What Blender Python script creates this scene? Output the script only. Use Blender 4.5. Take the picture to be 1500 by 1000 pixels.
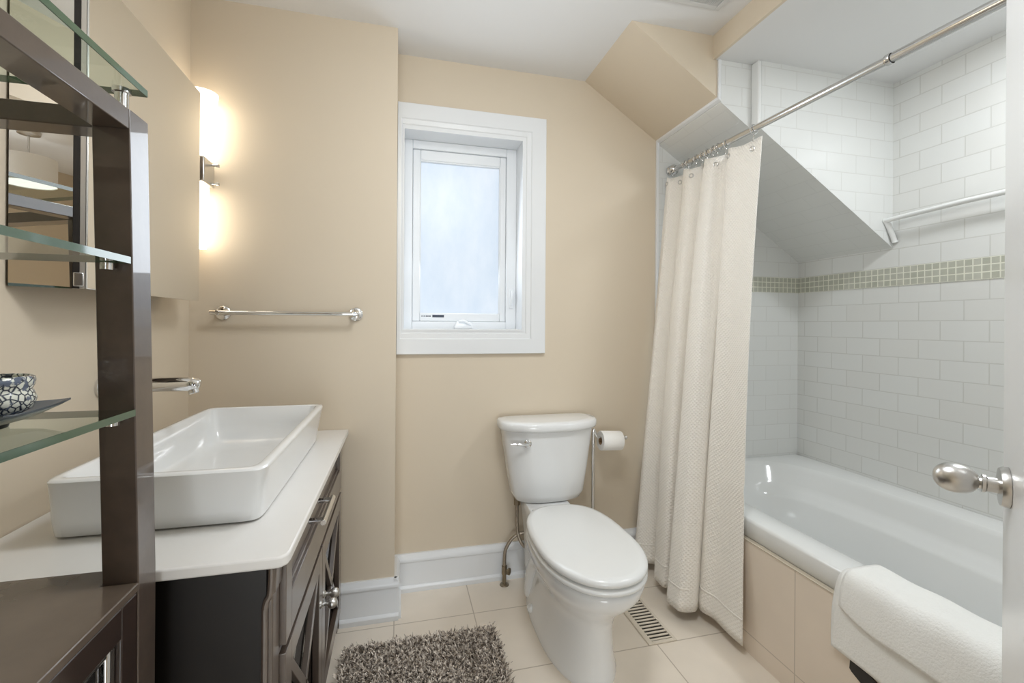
import bpy, math, random
import numpy as np
from mathutils import Vector, Matrix

for o in list(bpy.data.objects):
    bpy.data.objects.remove(o)
scene = bpy.context.scene
COL = scene.collection
PI = math.pi
R = math.radians

# ------------------------------------------------------------------ camera, world, lights, exposure
cd = bpy.data.cameras.new('camera')
cam = bpy.data.objects.new('camera', cd)
COL.objects.link(cam)
scene.camera = cam
cd.sensor_width = 36.0
cd.sensor_fit = 'HORIZONTAL'
cd.lens = 665.0 / 1500.0 * 36.0
cd.shift_x = 0.0
cd.shift_y = -25.0 / 1500.0
cd.clip_start = 0.02
yaw, roll = R(14.0), R(0.4)
_f = Vector((math.sin(yaw), math.cos(yaw), 0))
_r = Vector((math.cos(yaw), -math.sin(yaw), 0))
_u = Vector((0, 0, 1))
_r2 = _r * math.cos(roll) + _u * math.sin(roll)
_u2 = _u * math.cos(roll) - _r * math.sin(roll)
_m = Matrix((_r2, _u2, -_f)).transposed().to_4x4()
_m.translation = Vector((0, 0, 1.21))
cam.matrix_world = _m

scene.view_settings.view_transform = 'Standard'
scene.view_settings.look = 'None'
scene.view_settings.gamma = 1.0
scene.view_settings.use_curve_mapping = False
scene.view_settings.exposure = 0.14
scene.cycles.max_bounces = 10
scene.cycles.diffuse_bounces = 6
scene.cycles.glossy_bounces = 6
scene.cycles.transparent_max_bounces = 16
scene.cycles.caustics_reflective = False
scene.cycles.caustics_refractive = False
scene.cycles.use_denoising = True

wd = bpy.data.worlds.new('daylight')
scene.world = wd
wd.use_nodes = True
wd.node_tree.nodes['Background'].inputs[0].default_value = (0.75, 0.85, 1.0, 1)
wd.node_tree.nodes['Background'].inputs[1].default_value = 1.0

def lamp(name, kind, loc, power, color, size=0.3, target=None, size_y=None, spread=None):
    d = bpy.data.lights.new(name, kind)
    d.energy = power
    d.color = color
    if kind == 'AREA':
        d.shape = 'RECTANGLE' if size_y else 'DISK'
        d.size = size
        if size_y:
            d.size_y = size_y
        if spread:
            d.spread = spread
    else:
        d.shadow_soft_size = size
    o = bpy.data.objects.new(name, d)
    COL.objects.link(o)
    o.location = loc
    if target is not None:
        o.rotation_euler = (Vector(target) - Vector(loc)).to_track_quat('-Z', 'Y').to_euler()
    return o

CEIL_LIGHT = (0.36, 0.84)
DAY = (0.92, 0.965, 1.0)
lamp('ceiling_lamp_light', 'AREA', (CEIL_LIGHT[0], CEIL_LIGHT[1], 2.33), 5.5, DAY, 0.34, (CEIL_LIGHT[0], CEIL_LIGHT[1], 0))
lamp('ceiling_lamp_glow', 'POINT', (CEIL_LIGHT[0], CEIL_LIGHT[1], 2.12), 11, DAY, 0.14)
lamp('added_alcove_fill', 'AREA', (1.78, 0.86, 2.31), 7.5, DAY, 0.2, (1.78, 0.86, 0))  # added lamp that brightens the tub alcove
lamp('added_hall_fill', 'AREA', (-0.15, -2.08, 0.62), 40, (0.92, 0.97, 1.0), 1.5, (0.10, 0.0, 0.72), 1.0)  # added low frontal fill through the doorway, at an invented window
lamp('window_daylight', 'AREA', (0.29, 2.215, 1.63), 3.6, (0.86, 0.93, 1.0), 0.37, (0.29, 0.0, 1.2), 0.70)

# ------------------------------------------------------------------ materials
def srgb(r, g, b):
    def c(v):
        v = v / 255.0
        return v / 12.92 if v <= 0.04045 else ((v + 0.055) / 1.055) ** 2.4
    return (c(r), c(g), c(b), 1.0)

def mat(name, col, rough=0.5, metal=0.0, spec=0.5, noise=0.0, nscale=8.0, bump=0.0, bscale=60.0, coat=0.0, emit=None, estr=0.0, sheen=0.0):
    m = bpy.data.materials.new(name)
    m.use_nodes = True
    nt = m.node_tree
    b = nt.nodes['Principled BSDF']
    b.inputs['Base Color'].default_value = col
    b.inputs['Roughness'].default_value = rough
    b.inputs['Metallic'].default_value = metal
    b.inputs['Specular IOR Level'].default_value = spec
    b.inputs['Coat Weight'].default_value = coat
    b.inputs['Sheen Weight'].default_value = sheen
    if emit:
        b.inputs['Emission Color'].default_value = emit
        b.inputs['Emission Strength'].default_value = estr
    tc = nt.nodes.new('ShaderNodeTexCoord')
    if noise > 0:
        n = nt.nodes.new('ShaderNodeTexNoise')
        n.inputs['Scale'].default_value = nscale
        n.inputs['Detail'].default_value = 4
        nt.links.new(tc.outputs['Object'], n.inputs['Vector'])
        mx = nt.nodes.new('ShaderNodeMix')
        mx.data_type = 'RGBA'
        mx.inputs['A'].default_value = tuple(min(1, c * (1 - noise)) for c in col[:3]) + (1,)
        mx.inputs['B'].default_value = tuple(min(1, c * (1 + noise)) for c in col[:3]) + (1,)
        nt.links.new(n.outputs['Fac'], mx.inputs['Factor'])
        nt.links.new(mx.outputs['Result'], b.inputs['Base Color'])
    if bump > 0:
        n2 = nt.nodes.new('ShaderNodeTexNoise')
        n2.inputs['Scale'].default_value = bscale
        n2.inputs['Detail'].default_value = 3
        nt.links.new(tc.outputs['Object'], n2.inputs['Vector'])
        bp = nt.nodes.new('ShaderNodeBump')
        bp.inputs['Strength'].default_value = bump
        bp.inputs['Distance'].default_value = 0.002
        nt.links.new(n2.outputs['Fac'], bp.inputs['Height'])
        nt.links.new(bp.outputs['Normal'], b.inputs['Normal'])
    return m

def brick_mat(name, axes, c1, c2, cm, bw, bh, mortar, off=0.5, shift=(0, 0), rough=0.2, noise=0.0, nscale=5.0, spec=0.5, bump=0.4, smooth=0.1):
    """tiles laid in the plane of the two given world axes"""
    m = bpy.data.materials.new(name)
    m.use_nodes = True
    nt = m.node_tree
    b = nt.nodes['Principled BSDF']
    b.inputs['Roughness'].default_value = rough
    b.inputs['Specular IOR Level'].default_value = spec
    tc = nt.nodes.new('ShaderNodeTexCoord')
    sp = nt.nodes.new('ShaderNodeSeparateXYZ')
    nt.links.new(tc.outputs['Object'], sp.inputs[0])
    cb = nt.nodes.new('ShaderNodeCombineXYZ')
    for i, a in enumerate(axes):
        ad = nt.nodes.new('ShaderNodeMath')
        ad.operation = 'SUBTRACT'
        ad.inputs[1].default_value = shift[i]
        nt.links.new(sp.outputs['XYZ'.index(a)], ad.inputs[0])
        nt.links.new(ad.outputs[0], cb.inputs[i])
    br = nt.nodes.new('ShaderNodeTexBrick')
    br.offset = off
    br.squash = 1.0
    br.inputs['Color1'].default_value = c1
    br.inputs['Color2'].default_value = c2
    br.inputs['Mortar'].default_value = cm
    br.inputs['Scale'].default_value = 1.0
    br.inputs['Mortar Size'].default_value = mortar
    br.inputs['Mortar Smooth'].default_value = smooth
    br.inputs['Brick Width'].default_value = bw
    br.inputs['Row Height'].default_value = bh
    nt.links.new(cb.outputs[0], br.inputs['Vector'])
    out = br.outputs['Color']
    if noise > 0:
        n = nt.nodes.new('ShaderNodeTexNoise')
        n.inputs['Scale'].default_value = nscale
        n.inputs['Detail'].default_value = 6
        nt.links.new(tc.outputs['Object'], n.inputs['Vector'])
        rg = nt.nodes.new('ShaderNodeMapRange')
        rg.inputs['From Min'].default_value = 0.3
        rg.inputs['From Max'].default_value = 0.7
        rg.inputs['To Min'].default_value = 1 - noise
        rg.inputs['To Max'].default_value = 1 + noise
        nt.links.new(n.outputs['Fac'], rg.inputs['Value'])
        vm = nt.nodes.new('ShaderNodeVectorMath')
        vm.operation = 'SCALE'
        nt.links.new(out, vm.inputs[0])
        nt.links.new(rg.outputs['Result'], vm.inputs['Scale'])
        out = vm.outputs[0]
    nt.links.new(out, b.inputs['Base Color'])
    bp = nt.nodes.new('ShaderNodeBump')
    bp.invert = True
    bp.inputs['Strength'].default_value = bump
    bp.inputs['Distance'].default_value = 0.002
    nt.links.new(br.outputs['Fac'], bp.inputs['Height'])
    nt.links.new(bp.outputs['Normal'], b.inputs['Normal'])
    return m

def glass_mat(name, tint, fres=1.45, strength=1.0):
    """clear sheet glass: tinted see-through with a fresnel reflection"""
    m = bpy.data.materials.new(name)
    m.use_nodes = True
    nt = m.node_tree
    for n in list(nt.nodes):
        nt.nodes.remove(n)
    out = nt.nodes.new('ShaderNodeOutputMaterial')
    tr = nt.nodes.new('ShaderNodeBsdfTransparent')
    tr.inputs[0].default_value = tint
    gl = nt.nodes.new('ShaderNodeBsdfGlossy')
    gl.inputs['Roughness'].default_value = 0.02
    fr = nt.nodes.new('ShaderNodeFresnel')
    fr.inputs[0].default_value = fres
    mx = nt.nodes.new('ShaderNodeMixShader')
    ge = nt.nodes.new('ShaderNodeNewGeometry')
    iv = nt.nodes.new('ShaderNodeMath')
    iv.operation = 'SUBTRACT'
    iv.inputs[0].default_value = 1.0
    nt.links.new(ge.outputs['Backfacing'], iv.inputs[1])
    ml = nt.nodes.new('ShaderNodeMath')
    ml.operation = 'MULTIPLY'
    nt.links.new(fr.outputs[0], ml.inputs[0])
    nt.links.new(iv.outputs[0], ml.inputs[1])
    nt.links.new(ml.outputs[0], mx.inputs[0])
    nt.links.new(tr.outputs[0], mx.inputs[1])
    nt.links.new(gl.outputs[0], mx.inputs[2])
    nt.links.new(mx.outputs[0], out.inputs[0])
    return m

M = {}
M['paint'] = mat('beige_wall_paint', srgb(210, 197, 177), 0.55, noise=0.015, nscale=3, bump=0.05, bscale=220)
M['white_paint'] = mat('white_ceiling_paint', srgb(222, 222, 222), 0.7, noise=0.01)
M['trim'] = mat('white_trim_paint', srgb(224, 226, 228), 0.3, noise=0.01)
M['vinyl'] = mat('white_window_vinyl', srgb(226, 229, 232), 0.3, noise=0.01)
M['door'] = mat('white_door_paint', srgb(228, 228, 228), 0.22, noise=0.01)
GT = srgb(221, 222, 220)
GG = srgb(206, 206, 202)
M['tile_x'] = brick_mat('white_subway_tile_side', 'YZ', GT, srgb(219, 219, 216), GG, 0.164, 0.0825, 0.0022, 0.5, (0.02, 0.0), 0.16)
M['tile_y'] = brick_mat('white_subway_tile_end', 'XZ', GT, srgb(219, 220, 218), srgb(211, 211, 208), 0.164, 0.0825, 0.0018, 0.5, (0.02, 0.0), 0.16)
M['tile_s'] = brick_mat('white_subway_tile_slope', 'YX', GT, srgb(220, 221, 219), srgb(216, 217, 215), 0.164, 0.0693, 0.0018, 0.5, (0.02, 0.03), 0.2)
M['mosaic_x'] = brick_mat('olive_glass_mosaic_side', 'YZ', srgb(176, 177, 163), srgb(186, 186, 174), srgb(224, 224, 210), 0.0283, 0.0283, 0.0022, 0.0, (0.0, 1.3985), 0.12, noise=0.06, nscale=30)
M['mosaic_y'] = brick_mat('olive_glass_mosaic_end', 'XZ', srgb(176, 177, 163), srgb(186, 186, 174), srgb(224, 224, 210), 0.0283, 0.0283, 0.0022, 0.0, (0.004, 1.3985), 0.12, noise=0.06, nscale=30)
M['floor'] = brick_mat('beige_floor_tile', 'XY', srgb(233, 223, 209), srgb(230, 220, 206), srgb(188, 176, 160), 0.3235, 0.344, 0.0022, 0.0, (-0.011, 1.881 - 344 * 0.01), 0.32, noise=0.05, nscale=4.0, bump=0.3)
M['apron'] = brick_mat('beige_apron_tile', 'YZ', srgb(228, 215, 200), srgb(225, 212, 197), srgb(196, 184, 169), 0.33, 0.345, 0.002, 0.0, (1.217, 0.0717), 0.35, noise=0.04, nscale=4.0, bump=0.2)
M['porcelain'] = mat('white_porcelain', srgb(226, 227, 227), 0.09, noise=0.004, coat=0.3)
M['acrylic'] = mat('white_tub_acrylic', srgb(226, 227, 226), 0.13, noise=0.005, coat=0.2)
M['seat'] = mat('white_seat_plastic', srgb(224, 225, 224), 0.22, noise=0.004)
M['quartz'] = mat('white_quartz_top', srgb(224, 222, 219), 0.25, noise=0.015, nscale=14)
M['wood'] = mat('espresso_wood_with_glare', srgb(78, 65, 56), 0.4, noise=0.3, nscale=22, coat=1.0)  # base lightened to carry light reflected off the vanity front
M['wood'].node_tree.nodes['Principled BSDF'].inputs['Coat Roughness'].default_value = 0.26
M['wood'].node_tree.nodes['Principled BSDF'].inputs['Coat IOR'].default_value = 1.9
M['wood_satin'] = mat('espresso_wood_worn', srgb(74, 62, 54), 0.34, noise=0.35, nscale=30, bump=0.04, bscale=120, coat=0.8)
M['wood_shaded'] = mat('espresso_wood_shaded', srgb(46, 33, 28), 0.3, noise=0.35, nscale=24, coat=0.5)  # darker copy of the wood, shade on the lower cabinet painted in
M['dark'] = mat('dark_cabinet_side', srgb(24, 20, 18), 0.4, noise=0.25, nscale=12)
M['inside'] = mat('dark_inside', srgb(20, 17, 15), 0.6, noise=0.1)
M['chrome'] = mat('polished_chrome', (0.80, 0.80, 0.80, 1), 0.06, 1.0, noise=0.01)
M['nickel'] = mat('brushed_nickel', (0.62, 0.61, 0.59, 1), 0.30, 1.0, noise=0.02, nscale=40)
M['steel'] = mat('satin_steel', (0.68, 0.68, 0.68, 1), 0.16, 1.0, noise=0.01)
M['mirror'] = mat('silver_mirror', (0.90, 0.90, 0.88, 1), 0.005, 1.0)
M['frost'] = mat('frosted_lamp_glass', srgb(250, 246, 236), 0.35, noise=0.004, emit=(1.0, 0.90, 0.74, 1), estr=4.3)
M['diffuser'] = mat('lamp_diffuser', srgb(250, 248, 242), 0.4, noise=0.004, emit=(1.0, 0.96, 0.9, 1), estr=4.0)
M['glass'] = glass_mat('clear_shelf_glass', (0.90, 0.95, 0.92, 1))
M['glass_edge'] = mat('green_glass_edge', srgb(70, 92, 74), 0.05, noise=0.2, nscale=18, spec=0.8)
M['pane_door'] = glass_mat('cabinet_door_glass', (0.55, 0.58, 0.57, 1), 1.7)
M['paper'] = mat('toilet_paper', srgb(240, 238, 234), 0.9, noise=0.01, bump=0.2, bscale=150)
M['card'] = mat('cardboard_core', srgb(150, 120, 88), 0.9, noise=0.05)
M['braid'] = mat('braided_steel_hose', (0.36, 0.31, 0.25, 1), 0.38, 0.9, noise=0.25, nscale=180, bump=0.5, bscale=260)
M['valve'] = mat('tarnished_valve', (0.30, 0.25, 0.18, 1), 0.35, 0.9, noise=0.2, nscale=40)
M['black'] = mat('black_slot', srgb(22, 17, 14), 0.4, noise=0.1)
M['grille'] = mat('painted_register', srgb(216, 206, 190), 0.35, noise=0.02)
M['grille_white'] = mat('white_grille', srgb(205, 205, 203), 0.5, noise=0.02)
M['dish'] = mat('slate_blue_dish', srgb(84, 90, 98), 0.25, noise=0.25, nscale=25, coat=0.2)
M['lampshade'] = mat('white_fabric_shade', srgb(238, 236, 232), 0.8, noise=0.01, bump=0.1, bscale=300)

def shade_china(name):
    m = mat(name, srgb(226, 226, 216), 0.15, coat=0.4)
    nt = m.node_tree
    b = nt.nodes['Principled BSDF']
    tc = nt.nodes.new('ShaderNodeTexCoord')
    v = nt.nodes.new('ShaderNodeTexVoronoi')
    v.feature = 'DISTANCE_TO_EDGE'
    v.inputs['Scale'].default_value = 130
    n = nt.nodes.new('ShaderNodeTexNoise')
    n.inputs['Scale'].default_value = 70
    n.inputs['Detail'].default_value = 3
    nt.links.new(tc.outputs['Object'], n.inputs['Vector'])
    nt.links.new(n.outputs['Color'], v.inputs['Vector'])
    nt.links.new(tc.outputs['Object'], v.inputs['Vector'])
    r1 = nt.nodes.new('ShaderNodeValToRGB')
    r1.color_ramp.elements[0].position = 0.05
    r1.color_ramp.elements[0].color = srgb(40, 50, 66)
    r1.color_ramp.elements[1].position = 0.14
    r1.color_ramp.elements[1].color = srgb(222, 224, 214)
    nt.links.new(v.outputs['Distance'], r1.inputs[0])
    r2 = nt.nodes.new('ShaderNodeValToRGB')
    r2.color_ramp.elements[0].position = 0.53
    r2.color_ramp.elements[0].color = (0, 0, 0, 1)
    r2.color_ramp.elements[1].position = 0.58
    r2.color_ramp.elements[1].color = (1, 1, 1, 1)
    nt.links.new(n.outputs['Fac'], r2.inputs[0])
    mx = nt.nodes.new('ShaderNodeMix')
    mx.data_type = 'RGBA'
    mx.inputs['B'].default_value = srgb(92, 102, 122)
    nt.links.new(r2.outputs[0], mx.inputs['Factor'])
    nt.links.new(r1.outputs[0], mx.inputs['A'])
    nt.links.new(mx.outputs['Result'], b.inputs['Base Color'])
    return m
M['china'] = shade_china('patterned_blue_white_china')

def shade_curtain():
    m = mat('cream_waffle_cotton', srgb(242, 238, 231), 0.95, sheen=0.15)
    nt = m.node_tree
    b = nt.nodes['Principled BSDF']
    uv = nt.nodes.new('ShaderNodeUVMap')
    w = []
    for ang in (R(52), R(-52)):
        mp = nt.nodes.new('ShaderNodeMapping')
        mp.inputs['Rotation'].default_value = (0, 0, ang)
        nt.links.new(uv.outputs[0], mp.inputs[0])
        wv = nt.nodes.new('ShaderNodeTexWave')
        wv.inputs['Scale'].default_value = 26
        wv.inputs['Distortion'].default_value = 1.2
        wv.inputs['Detail Scale'].default_value = 3
        nt.links.new(mp.outputs[0], wv.inputs[0])
        w.append(wv)
    mu = nt.nodes.new('ShaderNodeMath')
    mu.operation = 'MULTIPLY'
    nt.links.new(w[0].outputs['Fac'], mu.inputs[0])
    nt.links.new(w[1].outputs['Fac'], mu.inputs[1])
    bp = nt.nodes.new('ShaderNodeBump')
    bp.inputs['Strength'].default_value = 0.5
    bp.inputs['Distance'].default_value = 0.004
    nt.links.new(mu.outputs[0], bp.inputs['Height'])
    nt.links.new(bp.outputs['Normal'], b.inputs['Normal'])
    b.inputs['Subsurface Weight'].default_value = 0.0
    return m
M['curtain'] = shade_curtain()

M['terry'] = mat('white_terry', srgb(236, 236, 233), 0.95, noise=0.02, nscale=60, bump=0.9, bscale=190, sheen=0.2)

def shade_rug():
    m = mat('taupe_shag', srgb(130, 121, 112), 0.85)
    nt = m.node_tree
    b = nt.nodes['Principled BSDF']
    tc = nt.nodes.new('ShaderNodeTexCoord')
    n = nt.nodes.new('ShaderNodeTexNoise')
    n.inputs['Scale'].default_value = 90
    n.inputs['Detail'].default_value = 2
    nt.links.new(tc.outputs['Object'], n.inputs['Vector'])
    r = nt.nodes.new('ShaderNodeValToRGB')
    r.color_ramp.elements[0].position = 0.35
    r.color_ramp.elements[0].color = srgb(112, 101, 91)
    r.color_ramp.elements[1].position = 0.65
    r.color_ramp.elements[1].color = srgb(240, 229, 216)
    nt.links.new(n.outputs['Fac'], r.inputs[0])
    nt.links.new(r.outputs[0], b.inputs['Base Color'])
    return m
M['rug'] = shade_rug()

def shade_pane():
    m = bpy.data.materials.new('frosted_daylit_pane')
    m.use_nodes = True
    nt = m.node_tree
    b = nt.nodes['Principled BSDF']
    b.inputs['Base Color'].default_value = srgb(130, 140, 150)
    b.inputs['Roughness'].default_value = 0.35
    tc = nt.nodes.new('ShaderNodeTexCoord')
    n = nt.nodes.new('ShaderNodeTexNoise')
    n.inputs['Scale'].default_value = 4.5
    n.inputs['Detail'].default_value = 7
    n.inputs['Roughness'].default_value = 0.62
    mp = nt.nodes.new('ShaderNodeMapping')
    mp.inputs['Scale'].default_value = (1.6, 1, 0.7)
    nt.links.new(tc.outputs['Object'], mp.inputs[0])
    nt.links.new(mp.outputs[0], n.inputs['Vector'])
    r = nt.nodes.new('ShaderNodeValToRGB')
    r.color_ramp.elements[0].position = 0.3
    r.color_ramp.elements[0].color = srgb(208, 222, 238)
    r.color_ramp.elements[1].position = 0.72
    r.color_ramp.elements[1].color = srgb(236, 242, 250)
    nt.links.new(n.outputs['Fac'], r.inputs[0])
    nt.links.new(r.outputs[0], b.inputs['Emission Color'])
    b.inputs['Emission Strength'].default_value = 0.64
    return m
M['pane'] = shade_pane()

# ------------------------------------------------------------------ mesh builder
class MB:
    def __init__(self):
        self.v, self.f, self.uv = [], [], None
    def add(self, vs, fs):
        k = len(self.v)
        self.v += [tuple(map(float, p)) for p in vs]
        self.f += [tuple(i + k for i in f) for f in fs]
        return self
    def box(self, x0, x1, y0, y1, z0, z1):
        return self.add([(x0, y0, z0), (x1, y0, z0), (x1, y1, z0), (x0, y1, z0), (x0, y0, z1), (x1, y0, z1), (x1, y1, z1), (x0, y1, z1)],
                        [(0, 3, 2, 1), (4, 5, 6, 7), (0, 1, 5, 4), (1, 2, 6, 5), (2, 3, 7, 6), (3, 0, 4, 7)])
    def prism(self, poly, axis, a, b):
        """poly in the plane of the two other axes, swept along axis from a to b"""
        n = len(poly)
        def P(p, t):
            return {'x': (t, p[0], p[1]), 'y': (p[0], t, p[1]), 'z': (p[0], p[1], t)}[axis]
        vs = [P(p, a) for p in poly] + [P(p, b) for p in poly]
        ar = sum(poly[i][0] * poly[(i + 1) % n][1] - poly[(i + 1) % n][0] * poly[i][1] for i in range(n))
        flip = (ar > 0) != (axis == 'y')
        f0 = tuple(range(n))
        fs = [f0[::-1] if flip else f0, tuple(range(n, 2 * n)) if flip else tuple(range(n, 2 * n))[::-1]]
        for i in range(n):
            j = (i + 1) % n
            fs.append((i, j, n + j, n + i) if flip else (j, i, n + i, n + j))
        return self.add(vs, fs)
    def loft(self, rings, cap0=True, cap1=True, closed=True):
        n = len(rings[0])
        vs = [p for r in rings for p in r]
        fs = []
        for k in range(len(rings) - 1):
            for i in range(n if closed else n - 1):
                j = (i + 1) % n
                fs.append((k * n + i, k * n + j, (k + 1) * n + j, (k + 1) * n + i))
        if cap0:
            fs.append(tuple(range(n))[::-1])
        if cap1:
            fs.append(tuple(range((len(rings) - 1) * n, len(rings) * n)))
        return self.add(vs, fs)
    def lathe(self, prof, o=(0, 0, 0), d=(0, 0, 1), n=32, cap0=True, cap1=True):
        """prof: (radius, distance along d)"""
        d = Vector(d).normalized()
        a = d.orthogonal().normalized()
        b = d.cross(a)
        o = Vector(o)
        rings = [[o + d * t + a * (r * math.cos(2 * PI * i / n)) + b * (r * math.sin(2 * PI * i / n)) for i in range(n)] for r, t in prof]
        return self.loft(rings, cap0, cap1)
    def cyl(self, p0, p1, r0, r1=None, n=24):
        p0, p1 = Vector(p0), Vector(p1)
        L = (p1 - p0).length
        return self.lathe([(r0, 0), (r0 if r1 is None else r1, L)], p0, p1 - p0, n)
    def tube(self, pts, r, n=12, cap=True):
        pts = [Vector(p) for p in pts]
        rings = []
        prev = None
        for i, p in enumerate(pts):
            t = (pts[min(i + 1, len(pts) - 1)] - pts[max(i - 1, 0)]).normalized()
            a = (prev - t * prev.dot(t)) if prev is not None else t.orthogonal()
            a.normalize()
            prev = a
            b = t.cross(a)
            rr = r[i] if isinstance(r, (list, tuple)) else r
            rings.append([p + a * (rr * math.cos(2 * PI * k / n)) + b * (rr * math.sin(2 * PI * k / n)) for k in range(n)])
        return self.loft(rings, cap, cap)
    def torus(self, c, d, Rr, r, n=24, m=8):
        d = Vector(d).normalized()
        a = d.orthogonal().normalized()
        b = d.cross(a)
        c = Vector(c)
        vs, fs = [], []
        for i in range(n):
            t = 2 * PI * i / n
            e = a * math.cos(t) + b * math.sin(t)
            for k in range(m):
                s = 2 * PI * k / m
                vs.append(c + e * (Rr + r * math.cos(s)) + d * (r * math.sin(s)))
        for i in range(n):
            for k in range(m):
                fs.append((i * m + k, ((i + 1) % n) * m + k, ((i + 1) % n) * m + (k + 1) % m, i * m + (k + 1) % m))
        return self.add(vs, fs)

def spline(pts, n=8):
    """Catmull-Rom through points"""
    P = [Vector(p) for p in pts]
    out = []
    for i in range(len(P) - 1):
        p0 = P[max(i - 1, 0)]
        p1, p2 = P[i], P[i + 1]
        p3 = P[min(i + 2, len(P) - 1)]
        for k in range(n):
            t = k / n
            out.append(0.5 * ((2 * p1) + (p2 - p0) * t + (2 * p0 - 5 * p1 + 4 * p2 - p3) * t * t + (3 * p1 - p0 - 3 * p2 + p3) * t ** 3))
    out.append(P[-1])
    return out

def obj(name, mb, m, parent=None, origin=None, bevel=0.0, seg=2, smooth=35, sub=0, solid=0.0):
    """link one mesh object; vertices are given in world coordinates"""
    top = parent
    while top is not None and top.parent is not None:
        top = top.parent
    if top is not None:
        og = Vector(top.location)
    else:
        og = Vector(origin) if origin is not None else Vector((0, 0, 0))
    me = bpy.data.meshes.new(name)
    me.from_pydata([tuple(Vector(p) - og) for p in mb.v], [], mb.f)
    if mb.uv is not None:
        lay = me.uv_layers.new(name='UVMap')
        for lp in me.loops:
            lay.data[lp.index].uv = mb.uv[lp.vertex_index]
    me.update()
    ms = m if isinstance(m, (list, tuple)) else [m]
    for k in ms:
        me.materials.append(k)
    if smooth:
        for p in me.polygons:
            p.use_smooth = True
        me.set_sharp_from_angle(angle=R(smooth))
    o = bpy.data.objects.new(name, me)
    COL.objects.link(o)
    if parent is not None:
        o.parent = parent
    else:
        o.location = og
    if solid:
        md = o.modifiers.new('thickness', 'SOLIDIFY')
        md.thickness = solid
        md.offset = 0
    if bevel:
        md = o.modifiers.new('bevel', 'BEVEL')
        md.width = bevel
        md.segments = seg
        md.limit_method = 'ANGLE'
        md.angle_limit = R(40)
        md.harden_normals = False
    if sub:
        md = o.modifiers.new('subdivision', 'SUBSURF')
        md.levels = sub
        md.render_levels = sub
    return o

def thing(name, label, cat, loc=(0, 0, 0), group=None):
    o = bpy.data.objects.new(name, None)
    o.empty_display_size = 0.05
    COL.objects.link(o)
    o.location = loc
    return tag(o, label, cat, group)

def tag(o, label, cat, group=None):
    o['label'] = label
    o['category'] = cat
    if group:
        o['group'] = group
    return o

def struct(name, mb, m, label=None, parent=None, **k):
    o = obj(name, mb, m, parent, **k)
    if parent is None:
        o['kind'] = 'structure'
        if label:
            o['label'] = label
            o['category'] = 'structure'
    return o

# ------------------------------------------------------------------ room shell
XL, XC, YP, YB, XR, ZC = -0.76, -0.011, 1.935, 2.12, 2.205, 2.43
YN, XN, YT, XA, ZA = -1.9, 1.16, 0.45, 1.275, 2.33
XTILE = 1.303
def zs(x):                     # underside of the sloped roof corner
    return ZC - 0.645 * (x - 0.897)

struct('floor', MB().box(-1.75, 2.35, -2.3, 2.4, -0.1, 0.0), M['floor'])
struct('ceiling', MB().box(-1.75, 2.35, -2.3, 2.4, ZC, ZC + 0.1), M['white_paint'])
struct('wall_left', MB().box(XL - 0.1, XL, 0.08, 2.4, 0.0, ZC), M['paint'])
struct('wall_towel', MB().box(XL, XC, YP, YB + 0.25, 0.0, ZC), M['paint'])
WX0, WX1, WZ0, WZ1 = 0.014, 0.580, 1.178, 2.100
w = MB()
w.box(XC, WX0, YB, YB + 0.25, 0, ZC)
w.box(WX0, WX1, YB, YB + 0.25, 0, WZ0)
w.box(WX0, WX1, YB, YB + 0.25, WZ1, ZC)
w.box(WX1, XTILE, YB, YB + 0.25, 0, ZC)
struct('wall_back', w, M['paint'])
struct('wall_alcove_end', MB().box(XTILE, XR + 0.1, YB - 0.006, YB + 0.25, 0, ZC), M['tile_y'])
struct('wall_alcove_side', MB().box(XR, XR + 0.1, YT - 0.1, YB - 0.006, 0, ZC), M['tile_x'])
struct('wall_alcove_near', MB().box(XN, XR + 0.1, 0.08, YT, 0, ZC), M['tile_y'])
w = MB().box(XL - 0.1, -0.42, -0.04, 0.08, 0, ZC)
w.box(0.47, XR + 0.1, -0.04, 0.08, 0, ZC)
w.box(-0.42, 0.47, -0.04, 0.08, 2.06, ZC)
struct('wall_near', w, M['paint'])
struct('wall_hall_left', MB().box(-1.75, -1.65, -2.2, 0.0, 0, ZC), M['paint'])
struct('wall_hall_right', MB().box(1.65, 1.75, -2.2, 0.0, 0, ZC), M['paint'])
struct('wall_hall_near', MB().box(-1.65, XL - 0.1, -0.04, 0.08, 0, ZC), M['paint'])
struct('wall_hall_rear', MB().box(-1.65, 1.65, -2.2, -2.12, 0, ZC), M['paint'])
# sloped ceiling corner: painted part, tiled part, stepped tiled part
YF, YF2, XS = 1.650, 1.606, 1.475
struct('wall_slope', MB().prism([(0.897, ZC), (XTILE, zs(XTILE)), (XTILE, ZC)], 'y', YF, YB), M['paint'])
t0, t1 = XTILE, XR
struct('wall_slope_tiled', MB().prism([(t0, zs(t0) - 0.006), (XS, zs(XS) - 0.006), (XS, ZC), (t0, ZC)], 'y', YF - 0.006, YB - 0.006), M['tile_y'])
struct('wall_slope_face', MB().prism([(t0 + 0.007, zs(t0 + 0.007) - 0.012), (XS, zs(XS) - 0.012), (XS, zs(XS) - 0.0065), (t0 + 0.007, zs(t0 + 0.007) - 0.0065)], 'y', YF - 0.006, YB - 0.006), M['tile_s'])
struct('wall_slope_face_step', MB().prism([(XS, zs(XS) - 0.012), (t1, zs(t1) - 0.012), (t1, zs(t1) - 0.0065), (XS, zs(XS) - 0.0065)], 'y', YF2, YB - 0.006), M['tile_s'])
struct('wall_slope_step', MB().prism([(XS, zs(XS) - 0.006), (t1, zs(t1) - 0.006), (t1, ZC), (XS, ZC)], 'y', YF2, YB - 0.006), M['tile_y'])
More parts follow.
